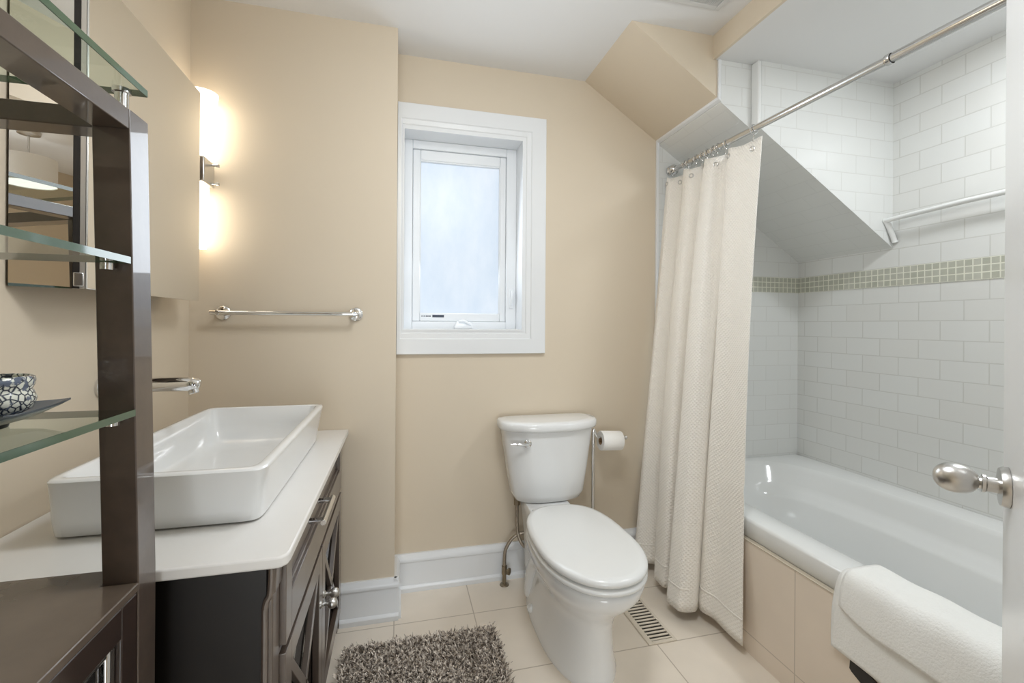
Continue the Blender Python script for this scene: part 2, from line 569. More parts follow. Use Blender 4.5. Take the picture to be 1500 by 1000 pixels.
# bulkhead and lower ceiling above the tub
struct('wall_bulkhead', MB().box(XA, XA + 0.012, YT, YF, ZA, ZC), M['paint'])
w = MB().box(XA + 0.012, XR, YT, YF2, ZA, ZC)
w.box(XA + 0.012, XTILE, YF2, YF - 0.0005, ZA, ZC)
w.box(XTILE, XS, YF2, YF - 0.007, ZA, ZC)
struct('ceiling_alcove', w, M['white_paint'])
# white edge trims of the tiling
w = MB().box(XTILE - 0.008, XTILE + 0.006, YF - 0.010, YF - 0.0005, zs(XTILE), ZA)
w.box(XTILE - 0.008, XTILE + 0.006, YB - 0.014, YB, 0.12, zs(XTILE) - 0.004)
a, b = zs(XTILE - 0.008), zs(XTILE + 0.006)
w.prism([(XTILE - 0.008, a - 0.010), (XTILE + 0.006, b - 0.010), (XTILE + 0.006, b + 0.002), (XTILE - 0.008, a + 0.002)], 'y', YF - 0.010, YB)
struct('trim_1', w, M['trim'], bevel=0.002)
w = MB().box(XS - 0.016, XS + 0.003, YF2 - 0.004, YF - 0.006, zs(XS) - 0.004, ZA)
struct('trim_2', w, M['acrylic'], bevel=0.005)
# mosaic band
struct('trim_3', MB().box(XR - 0.003, XR + 0.002, YT, YB - 0.006, 1.3985, 1.4834), M['mosaic_x'])
struct('trim_4', MB().box(XTILE + 0.006, XR - 0.003, YB - 0.009, YB - 0.004, 1.3985, 1.4834), M['mosaic_y'])

# baseboards: profile swept along the wall
def base_profile(t=0.020, h=0.166):
    return [(0, 0), (t + 0.008, 0), (t + 0.008, 0.018), (t + 0.002, 0.026), (t - 0.002, 0.028), (t - 0.002, h - 0.036), (t + 0.002, h - 0.033), (t + 0.003, h - 0.022), (t - 0.002, h - 0.012), (t - 0.008, h - 0.006), (t - 0.010, h), (0, h)]
bp = base_profile()
def base_y(x0, x1, y):         # along x, wall faces -y
    return MB().prism([(y - d, z) for d, z in bp], 'x', x0, x1)
struct('baseboard_back', base_y(XC + 0.0, XTILE - 0.008, YB), M['trim'])
struct('baseboard_towel', base_y(-0.222, XC + 0.0172, YP), M['trim'])
struct('baseboard_return', MB().prism([(XC + d, z) for d, z in bp], 'y', YP - 0.0174, YB - 0.02), M['trim'])
struct('baseboard_left', MB().prism([(XL + d, z) for d, z in bp], 'y', 0.08, 0.28), M['trim'])

# ------------------------------------------------------------------ window
def frame_ring(x0, x1, z0, z1, wx0, wx1, wz0, wz1, y0, y1, mb=None):
    mb = mb or MB()
    mb.box(x0, x0 + wx0, y0, y1, z0, z1)
    mb.box(x1 - wx1, x1, y0, y1, z0, z1)
    mb.box(x0 + wx0, x1 - wx1, y0, y1, z0, z0 + wz0)
    mb.box(x0 + wx0, x1 - wx1, y0, y1, z1 - wz1, z1)
    return mb
win = bpy.data.objects.new('window_1', None)
COL.objects.link(win)
win.location = (0.29, 2.2, 1.178)
win['kind'] = 'structure'
co, ci = (XC + 0.001, 0.690, 1.071, 2.207), (WX0, WX1, WZ0, WZ1)
def rectr(t, y):
    a = [co[i] + (ci[i] - co[i]) * t for i in range(4)]
    return [(a[0], y, a[2]), (a[1], y, a[2]), (a[1], y, a[3]), (a[0], y, a[3])]
obj('window_casing', MB().loft([rectr(0, YB), rectr(0, YB - 0.019), rectr(0.02, YB - 0.021), rectr(0.64, YB - 0.020), rectr(0.68, YB - 0.015), rectr(0.86, YB - 0.013), rectr(0.90, YB - 0.009), rectr(1.0, YB - 0.009), rectr(1.0, YB)], False, False), M['trim'], win, smooth=25)
c = MB()
frame_ring(WX0, WX1, WZ0, WZ1, 0.006, 0.006, 0.008, 0.008, YB - 0.012, YB + 0.125, c)
obj('window_jamb', c, M['trim'], win)
c = MB()
frame_ring(WX0 + 0.006, WX1 - 0.006, WZ0 + 0.004, WZ1 - 0.008, 0.040, 0.052, 0.040, 0.040, 2.225, 2.29, c)
obj('window_frame', c, M['vinyl'], win, bevel=0.003)
c = MB()
frame_ring(0.061, 0.5215, 1.2225, 2.0515, 0.036, 0.030, 0.040, 0.050, 2.236, 2.28, c)
obj('window_sash', c, M['vinyl'], win, bevel=0.004)
c = MB()
frame_ring(0.094, 0.494, 1.258, 2.006, 0.006, 0.006, 0.006, 0.010, 2.240, 2.262, c)
obj('glazing_bead', c, M['vinyl'], win, bevel=0.002)
obj('window_pane', MB().box(0.098, 0.490, 2.256, 2.262, 1.262, 1.998), M['pane'], win)
c = MB().loft([[(0.262, 2.205, 1.186), (0.352, 2.205, 1.186), (0.352, 2.225, 1.186), (0.262, 2.225, 1.186)],
               [(0.262, 2.205, 1.196), (0.352, 2.205, 1.196), (0.352, 2.225, 1.200), (0.262, 2.225, 1.200)],
               [(0.276, 2.216, 1.222), (0.336, 2.216, 1.219), (0.338, 2.226, 1.222), (0.274, 2.226, 1.226)]])
cr = obj('crank_housing', c, M['vinyl'], win, bevel=0.004)
obj('crank_handle', MB().tube(spline([(0.285, 2.210, 1.222), (0.305, 2.204, 1.226), (0.325, 2.203, 1.217), (0.345, 2.206, 1.206)], 6), 0.006, 10), M['vinyl'], cr)
c = MB().tube(spline([(0.545, 2.226, 1.300), (0.548, 2.214, 1.320), (0.550, 2.208, 1.350), (0.551, 2.212, 1.380)], 5), 0.007, 10)
c.box(0.538, 0.558, 2.218, 2.226, 1.290, 1.385)
obj('lock_lever', c, M['vinyl'], win, bevel=0.002)
# small maker's sticker printed on the sash
c = MB().box(0.158, 0.214, 2.2352, 2.2362, 1.242, 1.254)
obj('sticker', c, mat('sticker_dark_blue', srgb(58, 66, 82), 0.5, noise=0.3, nscale=300), win)
c = MB()
for x0, x1 in ((0.106, 0.111), (0.116, 0.121), (0.126, 0.131), (0.1325, 0.137), (0.1385, 0.143), (0.1445, 0.150)):
    c.box(x0, x1, 2.2352, 2.2362, 1.2445, 1.2505)
obj('sticker_print', c, mat('sticker_print_grey', srgb(70, 78, 92), 0.5, noise=0.1), win)
# outer closing board behind the frosted pane keeps the wall opening tight
obj('outer_panel', MB().box(XC, 0.62, 2.30, 2.37, 1.10, 2.2), M['vinyl'], win)

# ------------------------------------------------------------------ door with knob
HX, HY = 0.423, 0.115            # hinge
DD, DN = Vector((0.805, 0.594, 0)).normalized(), Vector((-0.594, 0.805, 0)).normalized()
def dpt(u, w_, z):
    p = Vector((HX, HY, 0)) + DD * u + DN * w_
    return (p.x, p.y, z)
def dbox(u0, u1, w0, w1, za, zb):
    P = [dpt(u0, w0, za), dpt(u1, w0, za), dpt(u1, w1, za), dpt(u0, w1, za), dpt(u0, w0, zb), dpt(u1, w0, zb), dpt(u1, w1, zb), dpt(u0, w1, zb)]
    return MB().add(P, [(0, 3, 2, 1), (4, 5, 6, 7), (0, 1, 5, 4), (1, 2, 6, 5), (2, 3, 7, 6), (3, 0, 4, 7)])
door = struct('door_1', dbox(0, 0.76, -0.035, 0.0, 0.012, 2.03), M['door'], 'white door standing open with an egg shaped knob', bevel=0.002, origin=(HX, HY, 0.012))
KP = Vector(dpt(0.760 - 0.050, 0.0, 0.942))
k = MB().lathe([(0.002, 0.0005), (0.0335, 0.0005), (0.0335, 0.006), (0.031, 0.011), (0.019, 0.013), (0.002, 0.013)], KP, DN, 32, False, False)
obj('knob_rosette', k, M['nickel'], door)
prof = [(0.013, 0.012), (0.013, 0.026), (0.0155, 0.028), (0.0155, 0.032), (0.011, 0.033), (0.010, 0.036)]
for i in range(1, 19):
    t = PI * i / 19
    prof.append((max(0.0258 * math.sin(t) ** 0.85, 0.004), 0.0645 - 0.030 * math.cos(t)))
prof.append((0.0005, 0.0947))
k = MB().lathe(prof, KP, DN + Vector((0, 0, 0.04)), 32, True, True)
obj('door_knob', k, M['nickel'], door, smooth=50)

# ------------------------------------------------------------------ added hall window behind the camera, unseen, for fill light
w2 = bpy.data.objects.new('added_fill_window', None)
COL.objects.link(w2)
w2.location = (0, -2.12, 0.3)
w2['kind'] = 'structure'
obj('window_frame', frame_ring(-0.82, 0.82, 0.10, 1.50, 0.06, 0.06, 0.06, 0.06, -2.12, -2.09), M['trim'], w2, bevel=0.004)
obj('window_pane', MB().box(-0.76, 0.76, -2.118, -2.112, 0.16, 1.44), M['pane'], w2)

# ------------------------------------------------------------------ bathtub
YE0, YE1 = YT, YB - 0.008
XT0, XT1 = 1.283, XR - 0.002
ZR = 0.484
def tub_ring(x0, x1, y0, y1, z, rad, n=10):
    pts = []
    for cx, cy, a0 in ((x1 - rad, y1 - rad, 0), (x0 + rad, y1 - rad, 90), (x0 + rad, y0 + rad, 180), (x1 - rad, y0 + rad, 270)):
        for i in range(n + 1):
            a = R(a0 + 90 * i / n)
            pts.append((cx + rad * math.cos(a), cy + rad * math.sin(a), z))
    return pts
def super_ring(cx, cy, ax, ay, z, e=2.6, n=44):
    pts = []
    for i in range(n):
        a = 2 * PI * (i + 0.5) / n
        c, s = math.cos(a), math.sin(a)
        pts.append((cx + ax * math.copysign(abs(c) ** (2 / e), c), cy + ay * math.copysign(abs(s) ** (2 / e), s), z))
    return pts
def rect_ring(x0, x1, y0, y1, z, rad):
    """rounded rectangle resampled by angle so that it matches super_ring"""
    return [(min(max(x, x0), x1), min(max(y, y0), y1), z) for x, y, z in super_ring((x0 + x1) / 2, (y0 + y1) / 2, (x1 - x0) / 2, (y1 - y0) / 2, z, rad)]
tub = thing('bathtub', 'white built-in bathtub behind the beige tiled front', 'bathtub', (1.74, 1.28, 0))
rings = [rect_ring(XT0 + 0.002, XT1, YE0, YE1, 0.001, 40), rect_ring(XT0 + 0.002, XT1, YE0, YE1, 0.415, 40), rect_ring(XT0 - 0.001, XT1, YE0, YE1, 0.418, 40), rect_ring(XT0, XT1, YE0, YE1, ZR - 0.012, 40),
         rect_ring(XT0 + 0.004, XT1, YE0, YE1, ZR - 0.003, 40), rect_ring(XT0 + 0.012, XT1, YE0, YE1, ZR, 40)]
cx, cy = 1.735, 1.285
rings += [super_ring(cx, cy, 0.352, 0.788, ZR, 3.6), super_ring(cx, cy, 0.345, 0.781, ZR - 0.004, 3.6), super_ring(cx, cy, 0.336, 0.770, ZR - 0.02, 3.4),
          super_ring(cx, cy, 0.318, 0.735, 0.40, 3.2), super_ring(cx, cy, 0.305, 0.715, 0.375, 3.0), super_ring(cx, cy, 0.262, 0.700, 0.355, 2.7),
          super_ring(cx, cy, 0.250, 0.690, 0.34, 2.7), super_ring(cx, cy, 0.235, 0.640, 0.20, 2.8), super_ring(cx, cy, 0.215, 0.59, 0.11, 3.0), super_ring(cx, cy, 0.17, 0.52, 0.085, 3.0), super_ring(cx, cy, 0.05, 0.2, 0.08, 2.5)]
obj('tub_shell', MB().loft(rings, True, True), M['acrylic'], tub, smooth=60)
obj('drain', MB().lathe([(0.001, 0), (0.03, 0), (0.03, 0.004), (0.001, 0.006)], (cx, 0.95, 0.083), (0, 0, 1), 24, False, False), M['chrome'], tub)
struct('wall_tub_apron', MB().box(1.265, 1.2825, YT, YB - 0.03, 0.0, 0.412), M['apron'])
struct('trim_5', MB().box(1.262, 1.2825, YT, YB - 0.03, 0.4122, 0.4148), mat('grout_bead', srgb(196, 186, 168), 0.6, noise=0.05))
s = tag(obj('access_slot', MB().prism([(1.008 + 0.02, 0.232), (1.022, 0.226), (0.90, 0.170), (0.86, 0.170), (0.86, 0.222), (1.008, 0.262), (1.026, 0.256)], 'x', 1.2605, 1.266), M['black'], origin=(1.263, 0.95, 0.22)),
        'small black slot in the tub front below the hanging white mat', 'vent')

# white bath mat folded over the tub edge
def sheet(path_fn, nu, nv):
    mb = MB()
    for i in range(nu + 1):
        for j in range(nv + 1):
            mb.v.append(tuple(path_fn(i / nu, j / nv)))
    for i in range(nu):
        for j in range(nv):
            a = i * (nv + 1) + j
            mb.f.append((a, a + nv + 1, a + nv + 2, a + 1))
    return mb
def cross(pts):
    P = spline([(p[0], 0, p[1]) for p in pts], 10)
    L = [0]
    for i in range(1, len(P)):
        L.append(L[-1] + (P[i] - P[i - 1]).length)
    def at(t):
        s = t * L[-1]
        for i in range(1, len(P)):
            if s <= L[i]:
                q = (s - L[i - 1]) / max(L[i] - L[i - 1], 1e-9)
                return P[i - 1].lerp(P[i], q)
        return P[-1]
    return at
mt = thing('bath_mat', 'white terry bath mat folded over the edge of the tub', 'bath mat', (1.30, 0.80, 0.49))
c1 = cross([(1.250, 0.268), (1.252, 0.33), (1.256, 0.40), (1.267, 0.465), (1.284, 0.487), (1.310, 0.491), (1.36, 0.491), (1.392, 0.487), (1.412, 0.470), (1.424, 0.42)])
def lower(u, v):
    y = 1.062 - 0.56 * u
    p = c1(v)
    x = p.x + 0.0025 * math.sin(9 * u + 5 * v) * (1 - v)
    return (x, y + 0.012 * (1 - v) * (1 - u) + 0.006 * math.sin(6 * v), p.z - 0.012 * math.sin(2.2 * u) * (1 - v))
obj('lower_layer', sheet(lower, 40, 40), M['terry'], mt, smooth=80, solid=0.006)
c2 = cross([(1.243, 0.378), (1.246, 0.41), (1.260, 0.468), (1.281, 0.494), (1.310, 0.499), (1.36, 0.499), (1.396, 0.494), (1.418, 0.474), (1.4275, 0.44)])
def upper(u, v):
    y = 1.050 - 0.55 * u
    p = c2(v)
    lift = max(0, 1 - u / 0.14)
    k = (1 - v) ** 3
    return (p.x + 0.003 * math.sin(14 * u + 3 * v) * (1 - v) + 0.008 * lift * lift * k, y, p.z + 0.022 * lift ** 2 * k - 0.012 * u * k + 0.0018 * math.sin(23 * u + 9 * v))
obj('folded_layer', sheet(upper, 46, 40), M['terry'], mt, smooth=80, solid=0.008)

# white rail with bent end on the tiled wall
rl = thing('shower_rail', 'white slim rail on the tiled wall above the mosaic band', 'rail', (2.16, 1.0, 1.71))
obj('rail_bar', MB().tube([(2.152, 1.605, 1.695), (2.158, 1.30, 1.708), (2.162, 0.60, 1.716)], 0.0105, 14), M['acrylic'], rl)
obj('rail_end', MB().tube(spline([(2.152, 1.600, 1.697), (2.164, 1.596, 1.675), (2.182, 1.592, 1.635), (2.197, 1.590, 1.598)], 6), [0.012] + [0.011] * 17 + [0.013], 14), M['acrylic'], rl)
obj('rail_end', MB().tube(spline([(2.162, 0.60, 1.716), (2.172, 0.598, 1.69), (2.186, 0.596, 1.65), (2.199, 0.595, 1.61)], 6), 0.011, 14), M['acrylic'], rl)

# ------------------------------------------------------------------ curtain rod, rings, curtain
XROD = 1.378
def rodz(y):
    return 2.018 - 0.028 * (2.1 - y)
rod = thing('curtain_rod', 'chrome shower curtain rod running above the tub edge', 'curtain rod', (XROD, 1.3, 2.0))
obj('thin_tube', MB().cyl((XROD, 2.110, rodz(2.11)), (XROD, 0.98, rodz(0.98)), 0.0125, None, 24), M['steel'], rod)
obj('thick_tube', MB().cyl((XROD, 1.00, rodz(1.0)), (XROD, YT + 0.002, rodz(YT)), 0.0150, None, 24), M['steel'], rod)
obj('flange', MB().lathe([(0.002, 0), (0.026, 0), (0.027, 0.010), (0.024, 0.014), (0.027, 0.020), (0.024, 0.026), (0.026, 0.034), (0.018, 0.044), (0.0126, 0.048)], (XROD, YB - 0.0075, rodz(2.11)), (0, -1, 0), 28, False, False), M['steel'], rod)
obj('collar', MB().lathe([(0.0151, 0), (0.0165, 0.002), (0.0165, 0.014), (0.0127, 0.018)], (XROD, 1.008, rodz(1.0)), (0, 1, 0), 24, False, False), M['steel'], rod)

cur = thing('shower_curtain', 'cream waffle weave shower curtain drawn to the window end of the tub', 'curtain', (1.25, 1.8, 0.05))
top = spline([(1.345, 2.090, 0), (1.352, 2.062, 0), (1.395, 2.035, 0), (1.398, 1.985, 0), (1.350, 1.955, 0), (1.352, 1.900, 0), (1.400, 1.870, 0), (1.395, 1.835, 0), (1.352, 1.80, 0), (1.350, 1.735, 0), (1.398, 1.715, 0), (1.395, 1.675, 0), (1.358, 1.652, 0), (1.364, 1.58, 0), (1.386, 1.500, 0)], 14)
bot = spline([(1.175, 2.085, 0), (1.150, 2.02, 0), (1.215, 1.985, 0), (1.225, 1.93, 0), (1.150, 1.870, 0), (1.158, 1.790, 0), (1.235, 1.790, 0), (1.228, 1.725, 0), (1.118, 1.715, 0), (1.118, 1.635, 0), (1.185, 1.615, 0), (1.246, 1.670, 0), (1.213, 1.628, 0), (1.226, 1.545, 0), (1.222, 1.408, 0)], 14)
nu = len(top) - 1
def cshape(u, v):              # v = 0 at the top
    i = min(int(round(u * nu)), nu)
    a, b = top[i], bot[i]
    k = v ** 0.92
    x = a.x + (b.x - a.x) * k
    y = a.y + (b.y - a.y) * (v ** 1.3)
    if v > 0.70:
        x = min(x, 1.262)
    zt = rodz(a.y) - 0.047 + 0.006 * math.cos(u * 2 * PI * 7)
    if v > 0.02 and x < 1.45:
        x += 0.004 * math.sin(5 * v + 7 * u) + 0.003 * math.sin(u * 2 * PI * 13 + 1.5 * v) * v
        y += 0.010 * max(0, u - 0.9) / 0.1 * math.sin(PI * 1.3 * v)
    return (x, y, zt + (0.045 - zt) * v)
NV = 70
mb = sheet(cshape, nu, NV)
# uv in metres so that the weave keeps its size
uvs = []
acc = [0.0]
for i in range(1, nu + 1):
    acc.append(acc[-1] + (bot[i] - bot[i - 1]).length * 1.15)
for i in range(nu + 1):
    for j in range(NV + 1):
        uvs.append((acc[i], 1.93 * j / NV))
mb.uv = uvs
obj('curtain_cloth', mb, M['curtain'], cur, smooth=80, solid=0.003)
def hem(u, v):
    p = cshape(u, 0.953 + 0.003 * v)
    q = cshape(min(1, u + 0.004), 0.953)
    return (p[0] - 0.0022, p[1], p[2])
obj('hem_seam', sheet(hem, nu, 1), M['curtain'], cur, smooth=80, solid=0.002)
# grommets sit in the cloth, rings ride on the rod
gi = [0.012, 0.135, 0.235, 0.36, 0.44, 0.565, 0.66, 0.78, 0.86, 0.965]
ring0 = None
for n_, u in enumerate(gi):
    i = int(round(u * nu))
    p = Vector(cshape(i / nu, 0.018))
    q = Vector(cshape(min(1, (i + 1) / nu), 0.018)) - Vector(cshape(max(0, (i - 1) / nu), 0.018))
    nrm = Vector((q.y, -q.x, 0)).normalized()
    g = obj('grommet', MB().torus(p - nrm * 0.0, nrm, 0.009, 0.0032, 20, 8), M['nickel'], cur)
ringy = [2.046, 1.985, 1.955, 1.895, 1.850, 1.815, 1.775, 1.745, 1.690, 1.547]
for n_, y in enumerate(ringy):
    i = int(round(gi[n_] * nu))
    y = cshape(i / nu, 0.018)[1] if n_ in (0, 9) else y
    if ring0 is None:
        ring0 = thing('curtain_ring', 'chrome ring with hook holding the curtain on the rod', 'curtain ring', (XROD, y, rodz(y)), 'chrome rings on the shower curtain rod')
        obj('ring_loop', MB().torus((XROD, y, rodz(y) - 0.003), (0, 1, 0.15), 0.0185, 0.0024, 24, 8), M['chrome'], ring0)
        obj('ring_hook', MB().tube(spline([(XROD, y, rodz(y) - 0.021), (XROD - 0.004, y - 0.003, rodz(y) - 0.034), (XROD - 0.006, y, rodz(y) - 0.048), (XROD - 0.001, y + 0.003, rodz(y) - 0.052)], 5), 0.0018, 8), M['chrome'], ring0)
        rings_src = list(ring0.children)
    else:
        r = ring0.copy()
        COL.objects.link(r)
        r.location = (XROD, y, rodz(y))
        for ch in rings_src:
            cc = ch.copy()
            COL.objects.link(cc)
            cc.parent = r

# ------------------------------------------------------------------ toilet
TX = 0.657
toi = thing('toilet', 'white two-piece toilet standing under the window wall', 'toilet', (TX, 1.70, 0))
def egg(z, yf, yb, hw, e=2.3, n=48, wide=0.55):
    """closed outline: rounded front at yf, squarer back at yb, widest at a share of the length"""
    ym = yb - (yb - yf) * wide
    pts = []
    for i in range(n):
        a = 2 * PI * i / n
        c, s = math.cos(a), math.sin(a)
        if s < 0:
            y = ym + (ym - yf) * math.copysign(abs(s) ** (2 / 2.15), s)
            x = hw * math.copysign(abs(c) ** (2 / 2.15), c)
        else:
            y = ym + (yb - ym) * abs(s) ** (2 / e)
            x = hw * math.copysign(abs(c) ** (2 / e), c)
        pts.append((TX + 0.95 * x, y, z))
    return pts
b = MB()
b.loft([egg(0.0, 1.385, 2.00, 0.134, 3), egg(0.012, 1.383, 2.00, 0.136, 3), egg(0.03, 1.388, 1.99, 0.130, 3), egg(0.10, 1.390, 1.97, 0.117, 3), egg(0.18, 1.388, 1.95, 0.112, 3),
        egg(0.225, 1.375, 1.93, 0.118, 2.8), egg(0.262, 1.345, 1.92, 0.138, 2.7), egg(0.300, 1.300, 1.91, 0.163, 2.6), egg(0.336, 1.266, 1.90, 0.180, 2.6), egg(0.366, 1.254, 1.89, 0.187, 2.6), egg(0.378, 1.256, 1.888, 0.186, 2.6), egg(0.383, 1.266, 1.885, 0.178, 2.6)])
def rr(x0, x1, y0, y1, z, e=6):
    return super_ring((x0 + x1) / 2, (y0 + y1) / 2, (x1 - x0) / 2, (y1 - y0) / 2, z, e)
b.loft([rr(TX - 0.085, TX + 0.085, 1.86, 2.05, 0.10), rr(TX - 0.09, TX + 0.09, 1.84, 2.06, 0.25), rr(TX - 0.098, TX + 0.098, 1.80, 2.085, 0.34), rr(TX - 0.102, TX + 0.102, 1.80, 2.09, 0.378), rr(TX - 0.100, TX + 0.100, 1.82, 2.09, 0.396), rr(TX - 0.098, TX + 0.098, 1.88, 2.088, 0.404)])
# trapway bulges on both sides of the foot
for sd in (-1, 1):
    b.tube(spline([(TX + sd * 0.070, 1.56, 0.20), (TX + sd * 0.088, 1.68, 0.25), (TX + sd * 0.096, 1.78, 0.24), (TX + sd * 0.094, 1.86, 0.15), (TX + sd * 0.088, 1.90, 0.04)], 6), [0.015] + [0.032] * 23 + [0.03], 16)
obj('toilet_bowl', b, M['porcelain'], toi, smooth=60)
obj('bolt_cap', MB().lathe([(0.017, 0), (0.017, 0.010), (0.011, 0.019), (0.001, 0.021)], (TX - 0.116, 1.80, 0.035), (-0.6, -0.1, 0.8), 18, False, False), M['seat'], toi)
obj('toilet_seat', MB().loft([egg(0.384, 1.262, 1.84, 0.174, 2.8), egg(0.3875, 1.258, 1.842, 0.178, 2.8), egg(0.389, 1.249, 1.848, 0.187, 2.8), egg(0.394, 1.245, 1.849, 0.191, 2.8), egg(0.402, 1.245, 1.849, 0.191, 2.8), egg(0.408, 1.250, 1.846, 0.186, 2.8), egg(0.4095, 1.260, 1.84, 0.176, 2.8)]), M['seat'], toi, smooth=50)
ld = obj('toilet_lid', MB().loft([egg(0.4105, 1.264, 1.836, 0.172, 2.9), egg(0.4135, 1.260, 1.838, 0.176, 2.9), egg(0.415, 1.249, 1.842, 0.187, 2.9), egg(0.421, 1.244, 1.845, 0.1905, 2.9), egg(0.431, 1.244, 1.845, 0.1905, 2.9), egg(0.4385, 1.252, 1.84, 0.183, 2.9), egg(0.4412, 1.27, 1.828, 0.166, 2.8), egg(0.4424, 1.45, 1.65, 0.05, 2.5)]), M['seat'], toi, smooth=50)
for sd in (-1, 1):
    obj('seat_hinge', MB().cyl((TX + sd * 0.055, 1.860, 0.408), (TX + sd * 0.095, 1.860, 0.408), 0.012, None, 16), M['seat'], toi, bevel=0.003)
def tank_ring(z, hw, yf, yb, bulge, r=0.035, n=48):
    """D-shaped outline: straight back, bowed front"""
    pts = []
    raw = []
    for i in range(14):
        x = -hw + 2 * hw * i / 13
        raw.append((x, yf + bulge * (abs(x) / hw) ** 2.2))
    poly = [(-hw, yb)] + raw + [(hw, yb)]
    # round the corners by resampling on a superellipse blend
    N = 60
    out = []
    for i in range(N):
        a = 2 * PI * (i + 0.5) / N
        c, s = math.cos(a), math.sin(a)
        e = 5.0
        x = hw * math.copysign(abs(c) ** (2 / e), c)
        sy = math.copysign(abs(s) ** (2 / e), s)
        fy = yf + bulge * (abs(x) / hw) ** 2.2
        y = (yb + fy) / 2 + sy * (yb - fy) / 2
        out.append((TX + 0.021 + x, y, z))
    return out
b = MB().loft([tank_ring(0.402, 0.135, 1.955, 2.085, 0.03), tank_ring(0.412, 0.155, 1.938, 2.092, 0.035), tank_ring(0.440, 0.172, 1.926, 2.096, 0.042), tank_ring(0.55, 0.190, 1.918, 2.1, 0.050), tank_ring(0.68, 0.209, 1.910, 2.102, 0.058), tank_ring(0.733, 0.216, 1.906, 2.102, 0.060)])
obj('toilet_tank', b, M['porcelain'], toi, smooth=50)
b = MB().loft([tank_ring(0.7335, 0.222, 1.897, 2.104, 0.064), tank_ring(0.737, 0.231, 1.887, 2.106, 0.070), tank_ring(0.746, 0.234, 1.882, 2.107, 0.072), tank_ring(0.767, 0.234, 1.882, 2.107, 0.072), tank_ring(0.7745, 0.227, 1.890, 2.104, 0.070), tank_ring(0.7765, 0.20, 1.92, 2.09, 0.060)])
obj('tank_lid', b, M['porcelain'], toi, smooth=50)
lv = obj('lever_base', MB().lathe([(0.017, 0), (0.019, 0.006), (0.018, 0.010), (0.012, 0.014), (0.011, 0.024), (0.001, 0.027)], (0.555, 1.933, 0.684), (0, -1, 0), 20, True, False), M['chrome'], toi)
obj('flush_lever', MB().tube(spline([(0.555, 1.909, 0.684), (0.530, 1.908, 0.686), (0.500, 1.911, 0.688), (0.476, 1.917, 0.688)], 5), [0.007] * 8 + [0.0055] * 8, 12), M['chrome'], lv)

# water supply: stop valve with braided hose up to the tank
wv = thing('water_supply', 'braided steel water hose looping up from its floor valve', 'water pipe', (0.484, 2.055, 0))
b = MB().cyl((0.484, 2.055, 0.0), (0.484, 2.055, 0.072), 0.009)
b.lathe([(0.009, 0), (0.022, 0), (0.020, 0.004), (0.010, 0.008)], (0.484, 2.055, 0.0), (0, 0, 1), 20, True, False)
b.cyl((0.484, 2.055, 0.050), (0.484, 2.055, 0.088), 0.0125)
obj('stop_valve', b, M['valve'], wv)
obj('valve_handle', MB().lathe([(0.006, 0), (0.006, 0.016), (0.015, 0.018), (0.016, 0.026), (0.006, 0.028)], (0.484, 2.050, 0.068), (0.75, -0.65, 0.05), 10, True, True), M['valve'], wv)
hs = spline([(0.484, 2.055, 0.085), (0.484, 2.055, 0.120), (0.490, 2.055, 0.165), (0.520, 2.052, 0.213), (0.560, 2.045, 0.236), (0.610, 2.038, 0.236), (0.650, 2.036, 0.205), (0.635, 2.030, 0.165), (0.600, 2.026, 0.165), (0.562, 2.032, 0.192), (0.544, 2.042, 0.240), (0.540, 2.045, 0.30), (0.540, 2.045, 0.398)], 8)
obj('braided_hose', MB().tube(hs, 0.0078, 12), M['braid'], wv, smooth=60)
obj('hose_nut', MB().cyl((0.540, 2.045, 0.372), (0.540, 2.045, 0.4075), 0.015, None, 8), M['valve'], wv)

# ------------------------------------------------------------------ toilet paper stand and roll
ts = thing('toilet_paper_stand', 'chrome upright paper stand beside the toilet tank', 'toilet paper stand', (0.905, 2.01, 0))
obj('stand_base', MB().lathe([(0.001, 0), (0.075, 0), (0.076, 0.006), (0.070, 0.012), (0.012, 0.016), (0.008, 0.03)], (0.905, 2.01, 0), (0, 0, 1), 36, False, False), M['chrome'], ts)
obj('stand_pole', MB().cyl((0.905, 2.01, 0.015), (0.905, 2.01, 0.70), 0.0075), M['chrome'], ts)
obj('roll_arm', MB().tube(spline([(0.905, 2.01, 0.700), (0.909, 2.01, 0.712), (0.92, 2.01, 0.682), (0.935, 2.01, 0.671), (1.0, 2.01, 0.668), (1.072, 2.01, 0.664)], 6), 0.006, 12), M['chrome'], ts)
obj('arm_finial', MB().lathe([(0.001, 0), (0.009, 0.001), (0.011, 0.006), (0.008, 0.012), (0.001, 0.014)], (1.070, 2.01, 0.6642), (1, 0, -0.03), 20, False, False), M['chrome'], ts)
tp = thing('toilet_paper_roll', 'white toilet paper roll on the arm of the chrome stand', 'toilet paper', (1.0, 2.01, 0.655))
cz = 0.6525
b = MB().lathe([(0.020, 0), (0.020, 0.105), (0.0445, 0.105), (0.046, 0.103), (0.046, 0.002), (0.0445, 0), (0.020, 0)], (0.942, 2.01, cz + 0.0035), (1, 0, -0.05), 40, False, False)
obj('paper', b, M['paper'], tp, smooth=40)
b = MB().lathe([(0.0195, -0.0005), (0.0195, 0.1055), (0.0182, 0.1055), (0.0182, -0.0005), (0.0195, -0.0005)], (0.942, 2.01, cz + 0.0035), (1, 0, -0.05), 32, False, False)
obj('cardboard_core', b, M['card'], tp, smooth=40)

